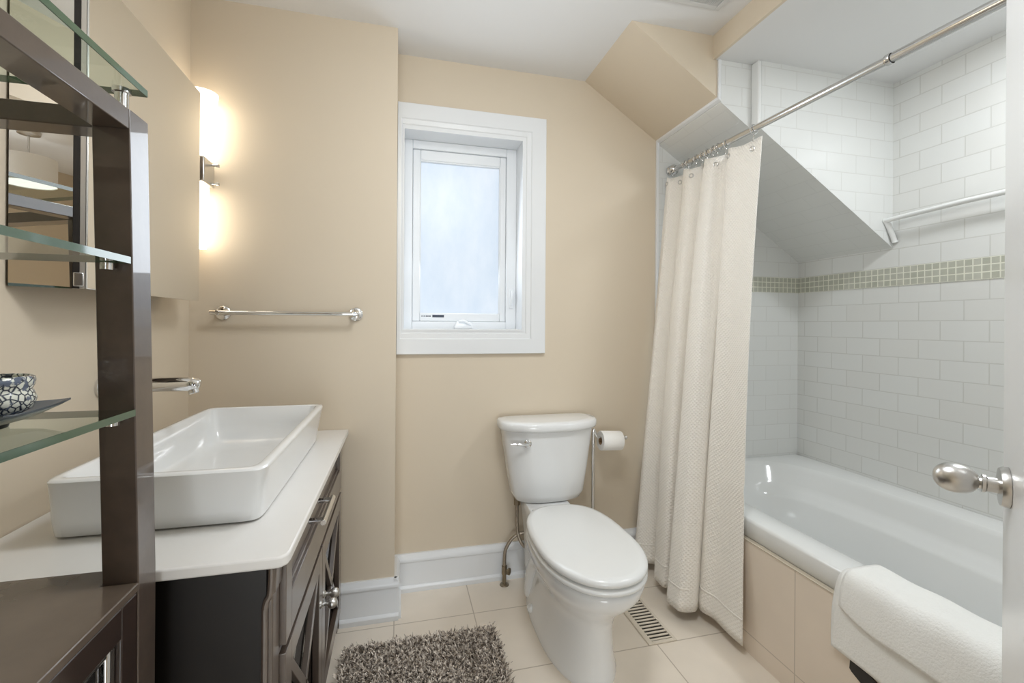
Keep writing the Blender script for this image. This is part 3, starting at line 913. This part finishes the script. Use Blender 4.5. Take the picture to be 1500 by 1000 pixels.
# ------------------------------------------------------------------ vanity, countertop, sink, faucet
VX0, VX1, VY0, VY1 = -0.752, -0.225, 0.935, 1.925
ZT = 0.784
van = thing('vanity_cabinet', 'espresso vanity cabinet under the white countertop', 'cabinet', (-0.49, 1.43, 0))
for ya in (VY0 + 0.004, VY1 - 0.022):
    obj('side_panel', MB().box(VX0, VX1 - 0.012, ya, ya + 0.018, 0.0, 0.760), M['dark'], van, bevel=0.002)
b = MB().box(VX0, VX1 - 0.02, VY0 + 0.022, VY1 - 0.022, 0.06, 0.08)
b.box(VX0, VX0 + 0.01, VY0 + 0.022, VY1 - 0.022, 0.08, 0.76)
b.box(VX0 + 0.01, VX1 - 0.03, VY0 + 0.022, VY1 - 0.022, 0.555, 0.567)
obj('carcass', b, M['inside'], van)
# corner posts with a turned-in lower edge
def corner_post(y0, y1, s):
    pr = []
    return MB().loft([[(VX1 - 0.010, y0, z), (VX1 + a, y0, z), (VX1 + a, y1, z), (VX1 - 0.010, y1, z)] for z, a in ((0.0, 0.000), (0.70, 0.000), (0.705, 0.004), (0.762, 0.006))])
obj('corner_post', corner_post(VY0 - 0.003, VY0 + 0.045, 1), M['wood'], van, bevel=0.003)
obj('corner_post', corner_post(VY1 - 0.045, VY1, -1), M['wood'], van, bevel=0.003)
bm_ = MB().tube(spline([(VX1 - 0.014, VY0 - 0.002, 0.0), (VX1 - 0.014, VY0 - 0.002, 0.60), (VX1 - 0.013, VY0 - 0.003, 0.68), (VX1 - 0.005, VY0 - 0.002, 0.705), (VX1 - 0.003, VY0 - 0.001, 0.758)], 8), 0.006, 10)
obj('corner_molding', bm_, M['wood'], van)
for za, zb_ in ((0.745, 0.762), (0.555, 0.567), (0.045, 0.085)):
    obj('face_rail', MB().box(VX1 - 0.03, VX1, VY0 + 0.045, VY1 - 0.045, za, zb_), M['wood'], van, bevel=0.002)
def ring_x(y0, y1, z0, z1, wy, wz, x0, x1, mb=None):
    mb = mb or MB()
    mb.box(x0, x1, y0, y0 + wy, z0, z1)
    mb.box(x0, x1, y1 - wy, y1, z0, z1)
    mb.box(x0, x1, y0 + wy, y1 - wy, z0, z0 + wz)
    mb.box(x0, x1, y0 + wy, y1 - wy, z1 - wz, z1)
    return mb
DX = VX1 + 0.012
dy0, dy1 = VY0 + 0.048, VY1 - 0.048
b = MB()
b.box(VX1 - 0.02, DX, dy0, dy0 + 0.05, 0.570, 0.742)
b.box(VX1 - 0.02, DX, dy1 - 0.05, dy1, 0.570, 0.742)
b.box(VX1 - 0.02, DX, dy0 + 0.05, dy1 - 0.05, 0.570, 0.652)
b.box(VX1 - 0.02, DX, dy0 + 0.05, dy1 - 0.05, 0.724, 0.742)
ring_x(dy0 + 0.05, dy1 - 0.05, 0.652, 0.724, 0.007, 0.007, VX1 - 0.02, DX - 0.006, b)
b.box(VX1 - 0.02, VX1 - 0.002, dy0 + 0.057, dy1 - 0.057, 0.659, 0.717)
dr = obj('drawer', b, M['wood'], van, bevel=0.0015)
hy = 1.35
b = MB().cyl((DX + 0.026, hy - 0.09, 0.692), (DX + 0.026, hy + 0.09, 0.692), 0.0078)
for s in (-0.07, 0.07):
    b.cyl((DX - 0.012, hy + s, 0.692), (DX + 0.026, hy + s, 0.692), 0.0075)
obj('bar_handle', b, M['chrome'], dr, bevel=0.001)
ym = (dy0 + dy1) / 2
for (a0, a1, kyy) in ((dy0, ym - 0.002, ym - 0.026), (ym + 0.002, dy1, ym + 0.026)):
    b = ring_x(a0, a1, 0.088, 0.553, 0.052, 0.052, VX1 - 0.006, DX)
    # diamond lattice over the glass
    oy0, oy1, oz0, oz1 = a0 + 0.052, a1 - 0.052, 0.140, 0.501
    cy_, cz_ = (oy0 + oy1) / 2, (oz0 + oz1) / 2
    def bar(p, q, hw=0.011):
        p, q = Vector((p[0], p[1])), Vector((q[0], q[1]))
        d = (q - p).normalized()
        n = Vector((-d.y, d.x)) * hw
        b.prism([tuple(p + n), tuple(p - n), tuple(q - n), tuple(q + n)], 'x', VX1 - 0.004, DX - 0.002)
    bar((oy0 - 0.01, oz0 - 0.01), (oy1 + 0.01, oz1 + 0.01))
    bar((oy0 - 0.01, oz1 + 0.01), (oy1 + 0.01, oz0 - 0.01))
    dd = obj('cabinet_door', b, M['wood'], van, bevel=0.0012)
    obj('door_glass', MB().box(VX1 - 0.010, VX1 - 0.0065, oy0 - 0.006, oy1 + 0.006, oz0 - 0.006, oz1 + 0.006), M['pane_door'], dd)
    pf = [(0.011, 0), (0.011, 0.003), (0.0055, 0.006), (0.005, 0.016)]
    for i in range(1, 13):
        t = PI * i / 13
        pf.append((max(0.0145 * math.sin(t), 0.0055 if i == 1 else 0.001), 0.031 - 0.0145 * math.cos(t)))
    obj('door_knob', MB().lathe(pf, (DX, kyy, 0.398), (1, 0, 0), 24, True, True), M['nickel'], dd, smooth=50)
# countertop
ct = tag(obj('countertop', MB().prism([(XL + 0.002, 0.902), (-0.213, 0.902), (-0.204, 0.905), (-0.196, 0.914), (-0.1935, 0.928), (-0.1935, YP - 0.002), (XL + 0.002, YP - 0.002)], 'z', ZT - 0.021, ZT), M['quartz'], bevel=0.004, seg=3, origin=(-0.48, 1.42, ZT - 0.021)),
         'white stone countertop with eased edges on the vanity cabinet', 'countertop')
# vessel sink
snk = thing('vessel_sink', 'white rectangular vessel sink on the stone countertop', 'sink', (-0.463, 1.42, ZT))
def sr(x0, x1, y0, y1, z, e=14):
    return super_ring((x0 + x1) / 2, (y0 + y1) / 2, (x1 - x0) / 2, (y1 - y0) / 2, z, e, 72)
z0 = ZT + 0.0015
r_ = [sr(-0.652, -0.292, 1.076, 1.785, z0, 18), sr(-0.659, -0.284, 1.068, 1.790, z0 + 0.004, 20), sr(-0.659, -0.281, 1.060, 1.792, z0 + 0.03, 20), sr(-0.645, -0.266, 1.028, 1.797, z0 + 0.116, 22), sr(-0.645, -0.265, 1.026, 1.798, z0 + 0.122, 22), sr(-0.642, -0.268, 1.029, 1.795, z0 + 0.126, 22),
      sr(-0.631, -0.283, 1.042, 1.782, z0 + 0.127, 22), sr(-0.628, -0.287, 1.046, 1.778, z0 + 0.124, 20), sr(-0.624, -0.294, 1.060, 1.772, z0 + 0.07, 16), sr(-0.618, -0.304, 1.080, 1.760, z0 + 0.024, 12), sr(-0.606, -0.318, 1.10, 1.745, z0 + 0.012, 10), sr(-0.56, -0.36, 1.18, 1.66, z0 + 0.008, 6), sr(-0.47, -0.45, 1.41, 1.43, z0 + 0.006, 3)]
obj('sink_basin', MB().loft(r_), M['porcelain'], snk, smooth=50)
obj('sink_drain', MB().lathe([(0.001, 0.003), (0.020, 0.003), (0.023, 0.0), (0.030, 0.0), (0.031, -0.004)], (-0.460, 1.42, z0 + 0.0095), (0, 0, 1), 28, False, False), M['chrome'], snk)
# wall spout
fa = thing('wall_faucet', 'chrome wall mounted spout above the vessel sink', 'faucet', (XL, 1.43, 1.04))
obj('escutcheon', MB().lathe([(0.001, 0.010), (0.026, 0.010), (0.030, 0.006), (0.030, 0.0005)], (XL, 1.425, 1.038), (1, 0, 0), 28, False, True), M['chrome'], fa)
b = MB().tube(spline([(XL + 0.005, 1.425, 1.038), (-0.70, 1.425, 1.039), (-0.62, 1.425, 1.040), (-0.565, 1.425, 1.040), (-0.542, 1.425, 1.039), (-0.532, 1.425, 1.036)], 5), [0.019] * 18 + [0.0185, 0.018, 0.017, 0.016, 0.0155, 0.0145, 0.0125, 0.009], 20)
obj('spout', b, M['chrome'], fa, smooth=60)
obj('aerator', MB().lathe([(0.001, 0.0), (0.0125, 0.0), (0.013, 0.014), (0.0105, 0.016), (0.001, 0.016)], (-0.549, 1.425, 1.030), (0.25, 0, -1), 20, False, False), M['steel'], fa)

# ------------------------------------------------------------------ mirror cabinet, sconce, towel bar
mc = thing('mirror_cabinet', 'wall mounted medicine cabinet with mirrored doors above the sink', 'mirror cabinet', (XL, 1.44, 1.28))
MZ0, MZ1, MY0, MY1, MXF = 1.281, 1.992, 1.185, 1.757, -0.660
b = MB().box(XL + 0.001, MXF - 0.020, MY0 + 0.05, MY1 - 0.03, MZ0 + 0.012, MZ1 - 0.012)
obj('cabinet_body', b, M['wood_satin'], mc)
obj('door_backing', MB().box(MXF - 0.018, MXF - 0.004, MY0 + 0.004, MY1 - 0.001, MZ0 + 0.001, MZ1 - 0.001), M['steel'], mc)
b = MB().box(MXF - 0.004, MXF, MY0, MY1, MZ0, MZ1)
obj('mirror_door', b, M['mirror'], mc, bevel=0.0015, seg=1)
# narrow side door standing open towards the room
hx, hy0 = XL + 0.003, 1.122
SA = R(32)
dx, dyv = math.cos(SA), math.sin(SA)
def side(u, w_, z):            # u along the door, w_ towards the room
    return (hx + dx * u + dyv * w_, hy0 + dyv * u - dx * w_, z)
def sbox(u0, u1, w0, w1, za, zb):
    P = [side(u0, w0, za), side(u1, w0, za), side(u1, w1, za), side(u0, w1, za), side(u0, w0, zb), side(u1, w0, zb), side(u1, w1, zb), side(u0, w1, zb)]
    return MB().add(P, [(0, 1, 2, 3), (7, 6, 5, 4), (4, 5, 1, 0), (5, 6, 2, 1), (6, 7, 3, 2), (7, 4, 0, 3)])
sd = obj('side_door', sbox(0.0, 0.092, -0.012, 0.0, MZ0 - 0.001, MZ1), M['steel'], mc)
obj('side_mirror', sbox(0.0, 0.092, 0.0005, 0.0045, MZ0 - 0.001, MZ1), M['mirror'], sd)
obj('door_edge', sbox(0.0925, 0.103, -0.012, 0.003, MZ0, MZ1), M['black'], sd)
obj('edge_strip', sbox(0.1035, 0.112, -0.012, 0.002, MZ0, MZ1), M['nickel'], sd)
h = sbox(0.093, 0.110, 0.0035, 0.009, MZ0 + 0.004, MZ0 + 0.034)
obj('hinge', h, M['steel'], sd, bevel=0.002)

# slim two-way sconce with frosted glass
SX, SY = -0.672, 1.862
sc = thing('wall_sconce', 'lit frosted glass wall sconce with a nickel clip beside the mirror', 'wall lamp', (XL, SY, 1.76))
def sconce_glass(z0, z1, w0, w1):
    R_ = []
    for t in (0, 1):
        z = z0 + (z1 - z0) * t
        wv_ = w0 + (w1 - w0) * t
        ring = []
        for i in range(13):
            a = PI * i / 12
            ring.append((SX - 0.045 + (0.045 + wv_) * math.sin(a) ** 0.7 * 1.0, SY - 0.052 * math.cos(a), z))
        R_.append(ring)
    return MB().loft(R_, True, True)
obj('glass_shade', sconce_glass(1.800, 2.035, 0.004, 0.028), M['frost'], sc, smooth=60)
obj('glass_shade', sconce_glass(1.700, 1.480, -0.002, -0.010), M['frost'], sc, smooth=60)
b = MB().box(SX - 0.045, SX + 0.006, SY - 0.056, SY + 0.040, 1.705, 1.795)
obj('nickel_clip', b, M['nickel'], sc, bevel=0.004)
for z in (1.782, 1.715):
    obj('clip_screw', MB().lathe([(0.004, 0), (0.004, 0.016), (0.007, 0.018), (0.007, 0.026), (0.002, 0.028)], (SX + 0.004, SY + 0.010, z), (1, 0, 0), 14, True, True), M['nickel'], sc)
obj('wall_plate', MB().box(XL + 0.0005, SX - 0.045, SY - 0.045, SY + 0.045, 1.68, 1.82), M['nickel'], sc, bevel=0.003)
tb = thing('towel_bar', 'chrome towel bar on the beige wall over the sink', 'towel bar', (-0.41, YP, 1.247))
for x in (-0.645, -0.168):
    b = MB().lathe([(0.001, 0.013), (0.020, 0.012), (0.026, 0.008), (0.027, 0.0005)], (x, YP, 1.246), (0, -1, 0), 28, False, True)
    r = obj('rosette', b, M['chrome'], tb)
    obj('post', MB().cyl((x, YP - 0.010, 1.246), (x, YP - 0.066, 1.246), 0.0095, None, 20), M['chrome'], r, bevel=0.002)
obj('bar', MB().cyl((-0.672, YP - 0.058, 1.246), (-0.157, YP - 0.058, 1.246), 0.0085, None, 24), M['chrome'], tb, bevel=0.002)

# ------------------------------------------------------------------ tall shelf unit on the left
et = thing('shelf_unit', 'dark wood shelf unit with glass shelves and a lower cabinet', 'shelf unit', (-0.57, 0.62, 0))
EXF, EXB, EYA, EYB = -0.390, -0.752, 0.300, 0.885
ZCB = 0.806
def post(xf, near):
    x0, x1 = xf
    y = EYB if not near else EYA + 0.054
    s = 0.036 if not near else 0.0
    return MB().loft([[(x0, y - 0.052 - k, z), (x1, y - 0.052 - k, z), (x1, y - k, z), (x0, y - k, z)] for z, k in ((0.0, s * 0.20), (ZCB, s * 0.22), (1.526, s * 1.15))])
for xf in ((EXF - 0.048, EXF), (EXB, EXB + 0.048)):
    for near in (False, True):
        if near or xf[0] > -0.6:
            obj('post', post(xf, near), M['wood_satin'], et, bevel=0.0015)
TY = EYB - 0.0405
b = MB().box(EXF - 0.048, EXF - 0.0004, EYA + 0.054, TY - 0.0525, 1.496, 1.5255)
obj('front_rail', b, M['wood_satin'], et, bevel=0.0015)
b = MB().box(EXB, EXF - 0.0484, TY - 0.046, TY - 0.002, 1.496, 1.5255)
obj('side_rail', b, M['wood_satin'], et, bevel=0.0015)
obj('side_rail', MB().box(EXB + 0.048, EXF - 0.048, EYA + 0.004, EYA + 0.05, 1.496, 1.5255), M['wood_satin'], et, bevel=0.0015)
obj('back_rail', MB().box(EXB, EXB + 0.03, EYA + 0.054, TY - 0.05, 1.496, 1.5255), M['wood_satin'], et, bevel=0.0015)
def glass_shelf(y0, y1, z, th=0.009):
    g = obj('glass_shelf', MB().box(EXB + 0.004, EXF - 0.0015, y0, y1, z, z + th), M['glass'], et)
    e = MB().box(EXF - 0.0014, EXF - 0.0002, y0, y1, z, z + th)
    e.box(EXB + 0.004, EXF - 0.0016, y1 + 0.0001, y1 + 0.001, z, z + th)
    obj('glass_edge', e, M['glass_edge'], g)
    return g
glass_shelf(EYA - 0.01, 0.842, 1.567, 0.010)
glass_shelf(EYA + 0.056, 0.7985, 1.297, 0.010)
glass_shelf(EYA + 0.056, 0.8145, 1.066, 0.010)
for y in (TY - 0.025, EYA + 0.027):
    for x in (EXF - 0.024, EXB + 0.024):
        obj('standoff', MB().lathe([(0.009, 0), (0.009, 0.033), (0.012, 0.034), (0.012, 0.0405), (0.001, 0.0408)], (x, y, 1.5257), (0, 0, 1), 16, True, False), M['steel'], et)
for z, yy in ((1.297, 0.798), (1.066, 0.814)):
    obj('shelf_pin', MB().lathe([(0.008, 0), (0.008, 0.010), (0.006, 0.011)], (EXF - 0.024, yy - 0.012, z - 0.0112), (0, 0, 1), 14, True, True).cyl((EXF - 0.024, yy - 0.012, z - 0.007), (EXF - 0.024, yy + 0.014, z - 0.007), 0.003), M['steel'], et)
# lower cabinet
b = MB().box(EXB + 0.001, EXF - 0.049, EYA + 0.056, EYB - 0.010, 0.05, ZCB - 0.0165)
b.box(EXF - 0.049, EXF - 0.021, EYA + 0.056, 0.823, 0.05, ZCB - 0.0165)
obj('cabinet_body', b, M['wood_shaded'], et)
b = MB().prism([(EXB + 0.001, EYA + 0.0545), (EXF + 0.001, EYA + 0.0545), (EXF + 0.001, 0.8243), (EXF - 0.0485, 0.8243), (EXF - 0.0485, EYB - 0.010), (EXB + 0.001, EYB - 0.010)], 'z', ZCB - 0.014, ZCB - 0.0002)
obj('cabinet_top', b, mat('espresso_top_with_reflection', srgb(92, 80, 70), 0.22, noise=0.2, nscale=14, coat=0.4), et, bevel=0.002)  # colour lightened to hold the reflection of the wall
b = ring_x(EYA + 0.056, 0.8235, 0.06, ZCB - 0.0155, 0.040, 0.046, EXF - 0.019, EXF - 0.001)
dd = obj('cabinet_door', b, M['wood_shaded'], et, bevel=0.002)
b = ring_x(EYA + 0.0965, 0.7833, 0.106, ZCB - 0.0618, 0.018, 0.014, EXF - 0.0164, EXF - 0.008)
obj('bevelled_edge', b, M['steel'], dd, bevel=0.004)
obj('door_glass', MB().box(EXF - 0.0185, EXF - 0.0165, EYA + 0.0965, 0.7833, 0.106, ZCB - 0.062), mat('bevelled_dark_glass', (0.10, 0.095, 0.09, 1), 0.04, 0.85, noise=0.02), dd)

# dish and bowl on the lowest glass shelf
ZG = 1.0762
DC = (-0.507, 0.697)
dish = thing('square_dish', 'slate blue square dish with upturned corners on the glass shelf', 'dish', (DC[0], DC[1], ZG))
def dish_ring(h, z, lift, e, rot=R(6)):
    out = []
    n = 64
    for i in range(n):
        a = 2 * PI * i / n
        c, s = math.cos(a), math.sin(a)
        m_ = max(abs(c), abs(s))
        k = (1 - e) + e / m_
        x, y = h * k * c, h * k * s
        corner = (min(abs(c), abs(s)) / m_) ** 3
        out.append((DC[0] + x * math.cos(rot) - y * math.sin(rot), DC[1] + x * math.sin(rot) + y * math.cos(rot), z + lift * corner))
    return out
dr_ = [dish_ring(0.034, ZG + 0.006, 0, 0.6), dish_ring(0.050, ZG + 0.010, 0.001, 0.8), dish_ring(0.061, ZG + 0.017, 0.002, 0.95), dish_ring(0.067, ZG + 0.021, 0.003, 1.0), dish_ring(0.067, ZG + 0.0235, 0.003, 1.0),
       dish_ring(0.063, ZG + 0.0215, 0.003, 1.0), dish_ring(0.054, ZG + 0.016, 0.002, 0.9), dish_ring(0.04, ZG + 0.0115, 0.0, 0.7), dish_ring(0.01, ZG + 0.011, 0, 0.3)]
obj('dish_body', MB().loft(dr_), M['dish'], dish, smooth=60)
obj('dish_foot', MB().lathe([(0.032, 0), (0.034, 0.0065), (0.02, 0.0068)], (DC[0], DC[1], ZG + 0.0002), (0, 0, 1), 32, True, True), M['black'], dish)
BC = (-0.496, 0.706)
bowl = thing('china_bowl', 'blue and white patterned china bowl sitting in the square dish', 'bowl', (BC[0], BC[1], ZG + 0.0115))
zb = ZG + 0.0122
pf = [(0.022, 0), (0.024, 0.002), (0.036, 0.010), (0.0395, 0.022), (0.037, 0.032), (0.0355, 0.035), (0.0375, 0.040), (0.0385, 0.046), (0.0375, 0.0505), (0.0345, 0.052), (0.033, 0.0505), (0.034, 0.044), (0.035, 0.022), (0.026, 0.006), (0.002, 0.005)]
b = MB().lathe([(r * 1.1, t) for r, t in pf], (BC[0], BC[1], zb), (0, 0, 1), 40, True, True)
obj('bowl_body', b, M['china'], bowl, smooth=60)

# ------------------------------------------------------------------ floor register, ceiling vent
fr = thing('floor_register', 'beige metal floor register with dark slots beside the toilet', 'floor vent', (0.99, 1.69, 0))
FX0, FX1, FY0, FY1 = 0.925, 1.045, 1.535, 1.845
b = MB()
b.box(FX0, FX0 + 0.020, FY0, FY1, 0.0005, 0.006)
b.box(FX1 - 0.012, FX1, FY0, FY1, 0.0005, 0.006)
b.box(FX0 + 0.02, FX1 - 0.012, FY0, FY0 + 0.014, 0.0005, 0.006)
b.box(FX0 + 0.02, FX1 - 0.012, FY1 - 0.014, FY1, 0.0005, 0.006)
ns = 15
for i in range(ns):
    y = FY0 + 0.014 + (FY1 - FY0 - 0.028) * (i + 0.5) / ns
    b.box(FX0 + 0.02, FX1 - 0.012, y - 0.0045, y + 0.0045, 0.001, 0.005)
obj('grille', b, M['grille'], fr, bevel=0.0008, seg=1)
obj('duct_opening', MB().box(FX0 + 0.018, FX1 - 0.010, FY0 + 0.012, FY1 - 0.012, 0.0003, 0.0009), M['black'], fr)

cv = thing('ceiling_vent', 'white louvred fan grille set in the ceiling', 'ceiling vent', (1.05, 1.36, ZC))
b = MB()
X0, X1, Y0, Y1 = 0.91, 1.185, 1.22, 1.505
b.box(X0, X0 + 0.02, Y0, Y1, ZC - 0.010, ZC - 0.0005)
b.box(X1 - 0.02, X1, Y0, Y1, ZC - 0.010, ZC - 0.0005)
b.box(X0 + 0.02, X1 - 0.02, Y0, Y0 + 0.02, ZC - 0.010, ZC - 0.0005)
b.box(X0 + 0.02, X1 - 0.02, Y1 - 0.02, Y1, ZC - 0.010, ZC - 0.0005)
b.box(1.035, 1.047, Y0 + 0.02, Y1 - 0.02, ZC - 0.010, ZC - 0.0005)
obj('vent_frame', b, M['grille_white'], cv, bevel=0.002)
b = MB()
for i in range(34):
    x = X0 + 0.022 + (X1 - X0 - 0.044) * (i + 0.5) / 34
    if abs(x - 1.041) > 0.008:
        b.box(x - 0.0017, x + 0.0017, Y0 + 0.02, Y1 - 0.02, ZC - 0.009, ZC - 0.002)
obj('louvres', b, M['grille_white'], cv, smooth=0)
obj('vent_recess', MB().box(X0 + 0.018, X1 - 0.018, Y0 + 0.018, Y1 - 0.018, ZC - 0.0016, ZC - 0.0004), mat('vent_grey', srgb(96, 96, 94), 0.8, noise=0.05), cv)

# ------------------------------------------------------------------ lamps out of frame
cl = thing('ceiling_light', 'round flush ceiling light with a white diffuser', 'ceiling light', (CEIL_LIGHT[0], CEIL_LIGHT[1], ZC))
obj('lamp_ring', MB().lathe([(0.001, 0), (0.19, 0), (0.19, 0.03), (0.18, 0.032), (0.001, 0.032)], (CEIL_LIGHT[0], CEIL_LIGHT[1], ZC - 0.0005), (0, 0, -1), 40, False, False), M['nickel'], cl)
obj('diffuser', MB().lathe([(0.178, 0.033), (0.178, 0.06), (0.15, 0.082), (0.001, 0.09)], (CEIL_LIGHT[0], CEIL_LIGHT[1], ZC), (0, 0, -1), 40, True, False), M['diffuser'], cl)
dl = thing('added_tub_fill', 'added unseen round fill light in the lower ceiling over the tub', 'ceiling light', (1.78, 0.86, ZA))
obj('fill_light_disc', MB().lathe([(0.001, 0.0), (0.09, 0), (0.088, 0.008), (0.07, 0.009), (0.001, 0.009)], (1.78, 0.86, ZA - 0.0005), (0, 0, -1), 32, False, False), M['diffuser'], dl)  # glowing disc added out of view to go with the alcove fill

LX, LY, LZ = 0.78, -1.37, 2.09
fl = thing('pendant_lamp', 'white drum pendant lamp of the hall seen in the narrow side mirror', 'pendant lamp', (LX, LY, ZC))
obj('ceiling_rose', MB().lathe([(0.001, 0.0), (0.06, 0), (0.055, 0.02), (0.008, 0.03)], (LX, LY, ZC - 0.0005), (0, 0, -1), 28, False, False), M['nickel'], fl)
obj('lamp_rod', MB().cyl((LX, LY, ZC - 0.02), (LX, LY, LZ + 0.05), 0.006), M['nickel'], fl)
b = MB().lathe([(0.135, 0), (0.135, 0.17), (0.132, 0.17), (0.132, 0.002), (0.135, 0)], (LX, LY, LZ), (0, 0, 1), 40, False, False)
obj('lamp_shade', b, M['lampshade'], fl, smooth=60)
obj('shade_diffuser', MB().lathe([(0.001, 0.004), (0.1315, 0.004), (0.1315, 0.008), (0.001, 0.008)], (LX, LY, LZ), (0, 0, 1), 40, False, False), mat('shade_diffuser_white', srgb(250, 250, 248), 0.5, noise=0.004, emit=(1, 0.98, 0.95, 1), estr=1.2), fl)

# ------------------------------------------------------------------ shag rug
rug = thing('shag_rug', 'taupe shaggy rug on the floor in front of the vanity', 'rug', (0.09, 1.30, 0))
RX0, RX1, RY0, RY1 = -0.185, 0.368, 0.88, 1.745
obj('rug_backing', MB().box(RX0, RX1, RY0, RY1, 0.0005, 0.006), mat('rug_backing_taupe', srgb(96, 88, 80), 0.9, noise=0.1, nscale=80), rug, bevel=0.002)
rng = np.random.default_rng(5)
N = 17000
ys = RY0 + 0.25 + (RY1 - RY0 - 0.25) * rng.random(N)
xs = RX0 + (RX1 - RX0) * rng.random(N)
N2 = 3000
ys = np.concatenate([ys, RY0 + 0.25 * rng.random(N2)])
xs = np.concatenate([xs, RX0 + (RX1 - RX0) * rng.random(N2)])
n = len(xs)
h = 0.026 + 0.016 * rng.random(n)
az = 2 * PI * rng.random(n)
ln = 0.006 + 0.022 * rng.random(n)
wd_ = 0.0020 + 0.0014 * rng.random(n)
ta = 2 * PI * rng.random(n)
d = np.stack([np.cos(az) * ln, np.sin(az) * ln], 1)
tw = np.stack([np.cos(ta), np.sin(ta)], 1) * wd_[:, None]
V = np.zeros((n, 8, 3))
for k, (tt, ws) in enumerate(((0.0, 0.8), (0.45, 1.0), (0.8, 1.0), (1.0, 0.45))):
    cxy = np.stack([xs, ys], 1) + d * (tt ** 1.8)
    zz = 0.006 + h * (tt - 0.18 * tt * tt)
    V[:, 2 * k, :2] = cxy - tw * ws
    V[:, 2 * k + 1, :2] = cxy + tw * ws
    V[:, 2 * k, 2] = zz
    V[:, 2 * k + 1, 2] = zz
base_ = (np.arange(n) * 8)[:, None]
F = np.concatenate([base_ + np.array([[0, 1, 3, 2]]), base_ + np.array([[2, 3, 5, 4]]), base_ + np.array([[4, 5, 7, 6]])], 0)
mb = MB()
mb.v = [tuple(p) for p in V.reshape(-1, 3).tolist()]
mb.f = [tuple(f) for f in F.tolist()]
pl = obj('rug_pile', mb, M['rug'], rug, smooth=0)
pl['kind'] = 'stuff'
